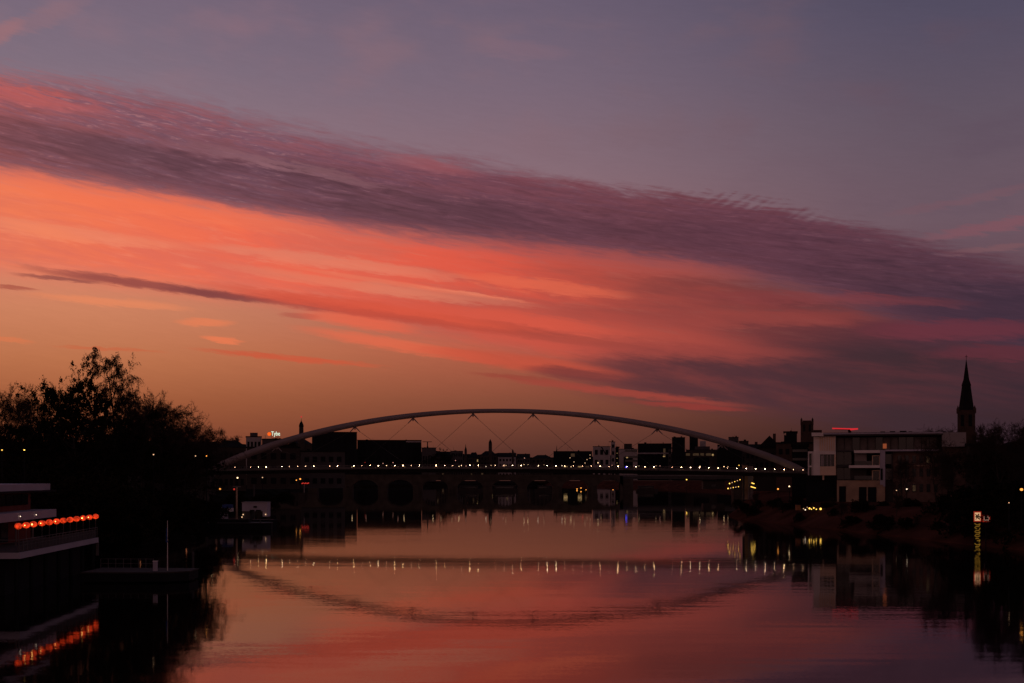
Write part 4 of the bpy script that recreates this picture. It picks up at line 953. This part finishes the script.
# right bank: lit terrace kiosk
def kiosk():
    d = 287; t = thing('riverside_kiosk', 'small riverside seat wall with an orange brown canvas booth', 'kiosk', (X(806,d), d, 3.3)); ox = t.location.x
    MB().box(X(796.5,d)-ox,X(800.6,d)-ox,0,1.2,0,Z(505,d)-3.3).build('booth', M['orangecloth'], t)
    MB().box(X(796.2,d)-ox,X(800.9,d)-ox,-.15,1.3,Z(505,d)-3.29,Z(504.5,d)-3.25).build('booth_roof', M['dark'], t)
    MB().box(X(801,d)-ox,X(826,d)-ox,.4,.9,0,.5).build('seat_wall', M['quay'], t)
    for px, py, r, g in ((803.5,508.6,.1,'warmdim'),(805.3,509.8,.12,'soft'),(809.5,508.4,.2,'yellow'),(811.4,509.2,.12,'yellow'),(813.8,508,.15,'yellow'),(816.3,509.3,.13,'yellow'),(820.6,508.9,.24,'yellow'),(807.2,507.3,.08,'warmdim')):
        l = thing('terrace_lamp', 'yellow low lamp in the cluster on the bank below the white building', 'lamp', (X(px,d-.5), d-.5, 3.3), 0, 'yellow lamps on the right bank terrace')
        z = Z(py,d-.5)-3.3; MB().tube((0,0,-.6),(0,0,z-r),.03,k=5).build('stake', M['dark'], l); MB().ball((0,0,z),r,7).build('lantern', G[g], l)
kiosk()

# river signs
def signs():
    d = 196; t = thing('river_sign', 'lit tall red-bordered river sign above a yellow marked gauge board', 'sign', (X(977.5,d), d, 0)); ox = t.location.x
    bx = lambda n, x0, x1, yt, yb, y0, y1, m, p=t: MB().box(X(x0,d)-ox,X(x1,d)-ox,y0,y1,Z(yb,d),Z(yt,d)).build(n, m, p)
    MB().tube((0,.25,-1.5),(0,.25,Z(512,d)),.12,k=8).build('post', M['dark'], t)
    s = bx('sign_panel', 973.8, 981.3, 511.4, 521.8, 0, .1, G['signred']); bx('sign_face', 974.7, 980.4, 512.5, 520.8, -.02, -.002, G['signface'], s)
    def stroke(par, x0, y0, x1, y1, w, m, yy=-.035):
        a = Vector((X(x0,d)-ox, yy, Z(y0,d))); c = Vector((X(x1,d)-ox, yy, Z(y1,d))); u = (c-a).normalized(); n = Vector((-u.z,0,u.x))*w/2
        b = MB(); v = [a-n, a+n, c+n, c-n]; b.v = [tuple(q) for q in v]+[(q.x,q.y+.012,q.z) for q in v]
        b.f = [(0,1,2,3),(4,7,6,5),(0,4,5,1),(1,5,6,2),(2,6,7,3),(3,7,4,0)]; return b.build('marking', m, par)
    for x0,y0,x1,y1 in ((975.2,514,976.8,515.8),(976.8,515.8,978.6,514.2),(978.8,513.6,978.8,516.2),(975.4,516.2,979.6,519.4),(975.4,519.6,977.,518.2),(978.,517.6,979.8,519.8)): stroke(s, x0,y0,x1,y1,.11,M['dark'])
    t2 = bx('gauge_board', 973.9, 981.1, 522.4, 547.2, .05, .12, M['dark'])
    for k in range(6):
        y = 523.4+k*4.0
        for x0,y0,x1,y1 in ((974.6,0,977,1.6),(977,1.6,980.2,.4),(980.2,.4,979.,3.),(979.,3.,975.4,3.2)): 
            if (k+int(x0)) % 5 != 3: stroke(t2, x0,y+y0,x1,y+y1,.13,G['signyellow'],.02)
    t = thing('stop_sign', 'smaller square river sign with red border and black bar', 'sign', (X(986.4,d), d, 0)); ox2 = t.location.x
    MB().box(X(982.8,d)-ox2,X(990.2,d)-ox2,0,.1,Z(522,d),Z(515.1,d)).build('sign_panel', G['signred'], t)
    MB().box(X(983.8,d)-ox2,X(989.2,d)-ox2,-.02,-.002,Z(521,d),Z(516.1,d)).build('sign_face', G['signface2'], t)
    MB().box(X(984.6,d)-ox2,X(988.4,d)-ox2,-.035,-.023,Z(519.3,d),Z(517.8,d)).build('black_bar', M['dark'], t)
    MB().tube((0,.25,-1.5),(0,.25,Z(516,d)),.07,k=8).build('post', M['dark'], t)
signs()

# ------------------------------------------------------------------ trees
def grow(seed, H=20., levels=4, spread=.55, crown0=.25, kids=(9,6,5), droop=0., leafn=0, leafs=.22, twign=5, up=.35, wide=1., clump=0.):
    r = random.Random(seed); tr = MB(); cr = MB(); tips = []
    def rv(s): return Vector((r.uniform(-s,s), r.uniform(-s,s), r.uniform(-s,s)))
    def branch(p, d, L, rad, lv):
        n = 5 if lv == 0 else 4; pts = [p.copy()]; ds = []
        for i in range(n):
            d = (d + rv(.10 if lv == 0 else .22) + Vector((0,0,(up if lv < 2 else -droop)*.35 if lv else 0))).normalized()
            p = p + d*(L/n); pts.append(p.copy()); ds.append(d.copy())
        for i in range(n):
            ra = rad*(1-.75*i/n); rb_ = rad*(1-.75*(i+1)/n)
            (tr if lv < 3 else cr).tube(pts[i], pts[i+1], ra, rb_, 7 if lv == 0 else (5 if lv == 1 else 3))
        if lv >= levels-1:
            tips.append((pts, ds)); return
        k = kids[lv]
        for j in range(k):
            f = (crown0 + (1-crown0)*(j+r.random()*.8)/k) if lv == 0 else (.3+.7*(j+r.random())/k)
            f = min(f, .98); i = min(n-1, int(f*n)); q = pts[i].lerp(pts[i+1], f*n-i)
            a = r.uniform(0, 2*math.pi) if lv == 0 else r.uniform(0, 2*math.pi)
            side = ds[i].orthogonal().normalized(); side.rotate(Matrix.Rotation(a, 3, ds[i]))
            dd = (ds[i]*(1-spread) + side*spread*wide).normalized()
            if lv == 0: LL = L*(.52*(1-f*.62)+.06)*r.uniform(.8,1.2)*wide
            else: LL = L*r.uniform(.42,.62)
            branch(q, dd, LL, rad*(.42 if lv == 0 else .5)*(1-.4*f), lv+1)
    branch(Vector((0,0,-.5)), Vector((0,0,1)), H*.92, H*.018, 0)
    for pts, ds in tips:
        if clump and r.random() < clump:
            q = pts[r.choice((1, 2, 3))]; R_ = H*r.uniform(.012,.024)
            for _k in range(26):
                c = q + rv(1)*R_; a = rv(1).normalized()*leafs*r.uniform(.6,1.3); b_ = a.cross(rv(1)).normalized()*leafs*r.uniform(.5,1.1)
                cr.quad(c-a, c-b_, c+a, c+b_)
        for i in range(len(pts)-1):
            for _ in range(twign):
                q = pts[i].lerp(pts[i+1], r.random()); dd = (ds[i]*.6 + rv(.8) - Vector((0,0,droop))).normalized(); L = H*r.uniform(.02,.05)
                s = dd.orthogonal().normalized()*H*.0011
                e = q+dd*L; cr.tri(q-s, q+s, e); s2 = dd.cross(s).normalized()*H*.0011; cr.tri(q-s2, q+s2, e)
                for _k in range(leafn):
                    if r.random() < .75:
                        c = q.lerp(e, r.random()) + rv(.18); a = rv(1).normalized()*leafs*r.uniform(.5,1.2); b_ = a.cross(rv(1)).normalized()*leafs*r.uniform(.4,1.)
                        cr.quad(c-a, c-b_, c+a, c+b_)
    return tr, cr
def mktree(nm, label, cat, seed, leaf, **k):
    tr, cr = grow(seed, **k); t = thing(nm, label, cat, (0,0,0))
    zs = sorted(p[2] for p in cr.v); H_ = zs[-max(2, len(zs)//2500)]
    tr.build('trunk', M['bark'], t); cr.build('crown', leaf, t); t['H'] = H_
    return t
protos = {
 'leafy': mktree('broadleaf_tree', 'x', 'tree', 1, M['leaf'], H=20., kids=(14,7,5), leafn=1, leafs=.17, twign=3, clump=.5, spread=.6, crown0=.12, up=.3),
 'leafy2': mktree('broadleaf_tree', 'x', 'tree', 7, M['leaf'], H=20., kids=(14,6,5), leafn=1, leafs=.18, twign=3, clump=.6, spread=.52, crown0=.15, up=.5, wide=1.1),
 'droopy': mktree('birch_tree', 'x', 'tree', 12, M['twig'], H=20., kids=(15,6,6), leafn=1, leafs=.11, twign=4, clump=.25, spread=.5, crown0=.12, droop=.8, up=.8, wide=.85),
 'bare': mktree('bare_tree', 'x', 'tree', 23, M['twig'], H=20., kids=(15,8,6), leafn=0, twign=6, spread=.5, crown0=.2, up=.6, wide=1.05),
 'bare2': mktree('bare_tree', 'x', 'tree', 31, M['twig'], H=20., kids=(14,8,6), leafn=0, twign=6, spread=.6, crown0=.25, up=.4, wide=1.15),
 'shrub': mktree('riverside_shrub', 'x', 'shrub', 44, M['leaf'], H=6., kids=(16,7,5), leafn=3, leafs=.15, twign=4, spread=.7, crown0=.02, up=.1, wide=1.6),
}
used = set()
def plant(kind, label, px, py, d, base=5., wx=1., group=None, rz=None):
    h = Z(py, d) - base; pr = protos[kind]; s = h/pr['H']; r_ = random.Random(int(px*7+d)); a = r_.uniform(0, 6.28) if rz is None else rz
    loc = (X(px,d), d, base)
    if kind in used: o = dup(pr, loc, a, (s*wx, s*wx, s), label, group)
    else:
        used.add(kind); o = pr; o.location = loc; o.rotation_euler = (0,0,a); o.scale = (s*wx,s*wx,s); o['label'] = label
        if group: o['group'] = group
    return o
GT = 'trees lining the left bank'
for a in [
    ('bare', 'thin bare tree at the left edge', 6, 384, 172, .9), ('bare2', 'bare tree beside the left edge tree', 20, 392, 180, .7),
    ('leafy', 'low leafy tree left of the tallest leafy one', 52, 386, 176, .75), ('leafy2', 'tallest leafy tree on the left bank with open airy crown', 80, 355, 182, .72),
    ('leafy', 'leafy tree leaning into the left flank of the tallest', 64, 378, 178, .8),
    ('droopy', 'tall drooping birch right of the tallest leafy tree', 119, 349, 186, .7), ('droopy', 'smaller drooping birch on the right flank of the tall birch', 136, 384, 190, .6),
    ('leafy2', 'medium tree at the foot of the birch', 104, 398, 176, .8), ('bare', 'rounded bare tree right of the birches', 156, 392, 200, 1.),
    ('leafy', 'small leafy tree between birches and rounded bare tree', 144, 404, 192, .9), ('bare2', 'bare tree on the falling right slope of the grove', 172, 402, 214, 1.0),
    ('bare', 'small bare tree near the right end of the grove', 187, 414, 226, .95), ('bare2', 'last little bare tree of the left grove before the arch foot', 202, 423, 236, .9),
    ('leafy', 'dense low tree filling the grove under the left bare trees', 20, 422, 168, 1.3), ('leafy', 'dense low tree under the tall leafy crown', 84, 414, 170, 1.3),
    ('leafy2', 'dense low tree under the birch crown', 126, 418, 182, 1.3), ('leafy', 'dense low tree under the rounded bare tree', 160, 424, 205, 1.3), ('leafy2', 'dense low tree under the falling slope of the grove', 184, 434, 220, 1.2),
    ('leafy', 'low dense tree close to the arch foot, left of it', 201, 440, 232, 1.2)]:
    plant(a[0], a[1], a[2], a[3], a[4], 5., a[5], GT)
plant('bare', 'distant bare tree left of the pale roof block', 231, 432.5, 600, 6., 1.)
plant('bare2', 'distant bare tree beside the first distant one', 206, 430, 420, 6., .8)
plant('leafy', 'distant round tree right of the roof sign', 290, 436.5, 880, 6., 1.3)
plant('leafy2', 'distant tree on the roofline right of the grey striped block', 442, 447.5, 1300, 6., 1.4)
i = 0
where = ['at the left edge','below the left edge lamp','behind the terrace roof','right of the terrace roof','behind the red lanterns','right of the last lantern','above the jetty root','behind the service post','behind the flagpole','right of the flagpole','over the bank corner','left of the moored boats','behind the small boat','behind the lilac boat','right of the lilac boat','under the deck left end']
for px, py, d in [(5,470,160),(22,462,165),(44,458,168),(62,476,158),(80,470,166),(98,480,160),(112,492,156),(128,486,164),(146,494,168),(162,490,180),(178,494,196),(196,498,215),(212,500,240),(236,492,300),(262,494,320),(285,492,360)]:
    plant('shrub', 'dark shrub on the left bank '+where[i], px, py, d, 3.2, 1.3, 'shrubs on the left bank'); i += 1
GR = 'trees on the right bank'
for a in [
    ('bare', 'thin bare tree before the brick wing of the white building', 903, 456, 262, .9), ('bare2', 'bare tree before the pale end wall of the white building', 937, 434, 236, .75),
    ('bare', 'bare tree right of the pale end wall', 953, 446, 228, .9), ('bare2', 'distant bare tree showing over the roof end', 941, 424, 400, .9), ('bare', 'small distant bare tree between roof end and spire', 954, 427, 410, .7),
    ('bare', 'bare tree just right of the church spire', 982, 424, 215, .8), ('bare2', 'wide bare tree over the river signs', 1004, 419, 208, .9), ('bare', 'bare tree at the right edge', 1023, 417, 205, .9),
    ('leafy', 'dense dark tree under the bare crowns near the spire', 976, 440, 225, 1.1), ('leafy2', 'dense dark tree over the river signs', 998, 438, 216, 1.2), ('leafy', 'dense dark tree at the right edge', 1022, 436, 210, 1.2),
    ('bare2', 'leaning bare tree beyond the right edge', 1046, 420, 190, .9)]:
    plant(a[0], a[1], a[2], a[3], a[4], 4.8, a[5], GR)
where = ['left of the kiosk','right of the terrace lamps','below the sandstone base','below the brick wing','below the path lamps','left of the river signs','behind the river signs','right of the river signs','below the right edge lamp','near the lift stair','under the right arch end','between lift and white block']
for (px, py, d, b_), w_ in zip([(786,503,300,3.),(832,502,292,3.),(858,503,284,3.2),(884,501,272,3.2),(910,498,262,3.4),(948,494,236,3.5),(972,486,214,3.6),(998,482,206,3.6),(1020,480,196,3.6),(738,499,338,3.),(758,500,330,3.4),(772,500,322,3.4)], where):
    plant('shrub', 'dark bank shrub '+w_, px, py, d, b_, 1.2, 'shrubs on the right bank')
rs = random.Random(77)
for k in range(26):
    y = 195 + k*5.6 + rs.uniform(-2,2); off = rs.uniform(1.5, 9); x = interp(y, RB)+off
    zb = interp(off, [(0,.2),(3,1.4),(7,3.2),(11,4.3)]); px = 512+F*x/y; hh = rs.uniform(1.2, 2.8)
    plant('shrub' if k % 3 else 'bare', 'low scrub bush on the dark slope of the right bank' if k % 3 else 'thin leafless sapling on the dark slope of the right bank', px, HY-(zb+hh*(1 if k % 3 else 1.8)-HC)*F/y, y, zb-.1, rs.uniform(.9,1.5) if k % 3 else 1., 'scrub bushes on the right slope' if k % 3 else 'saplings on the right slope')
for o in bpy.data.objects:
    if 'H' in o: del o['H']
# dark buildings behind right trees
block('villa', 'dark villa behind the bare trees right of the spire', 'house', 985, 1060, 441, 300, 14, M['wallbrown'], 5, 3, .0, 'hip', 3, seed=91, zlow=5)
block('villa', 'dark low house between spire foot and villa', 'house', 966, 984, 446, 290, 12, M['wallbrown'], 3, 3, .0, 'flat', 0, seed=92, zlow=5)

# ------------------------------------------------------------------ render settings
S.render.engine = 'CYCLES'
S.cycles.max_bounces = 5; S.cycles.glossy_bounces = 3; S.cycles.diffuse_bounces = 2
S.cycles.sample_clamp_indirect = 60.; S.cycles.sample_clamp_direct = 0.
S.cycles.use_denoising = True; S.cycles.caustics_reflective = False; S.cycles.blur_glossy = 0.
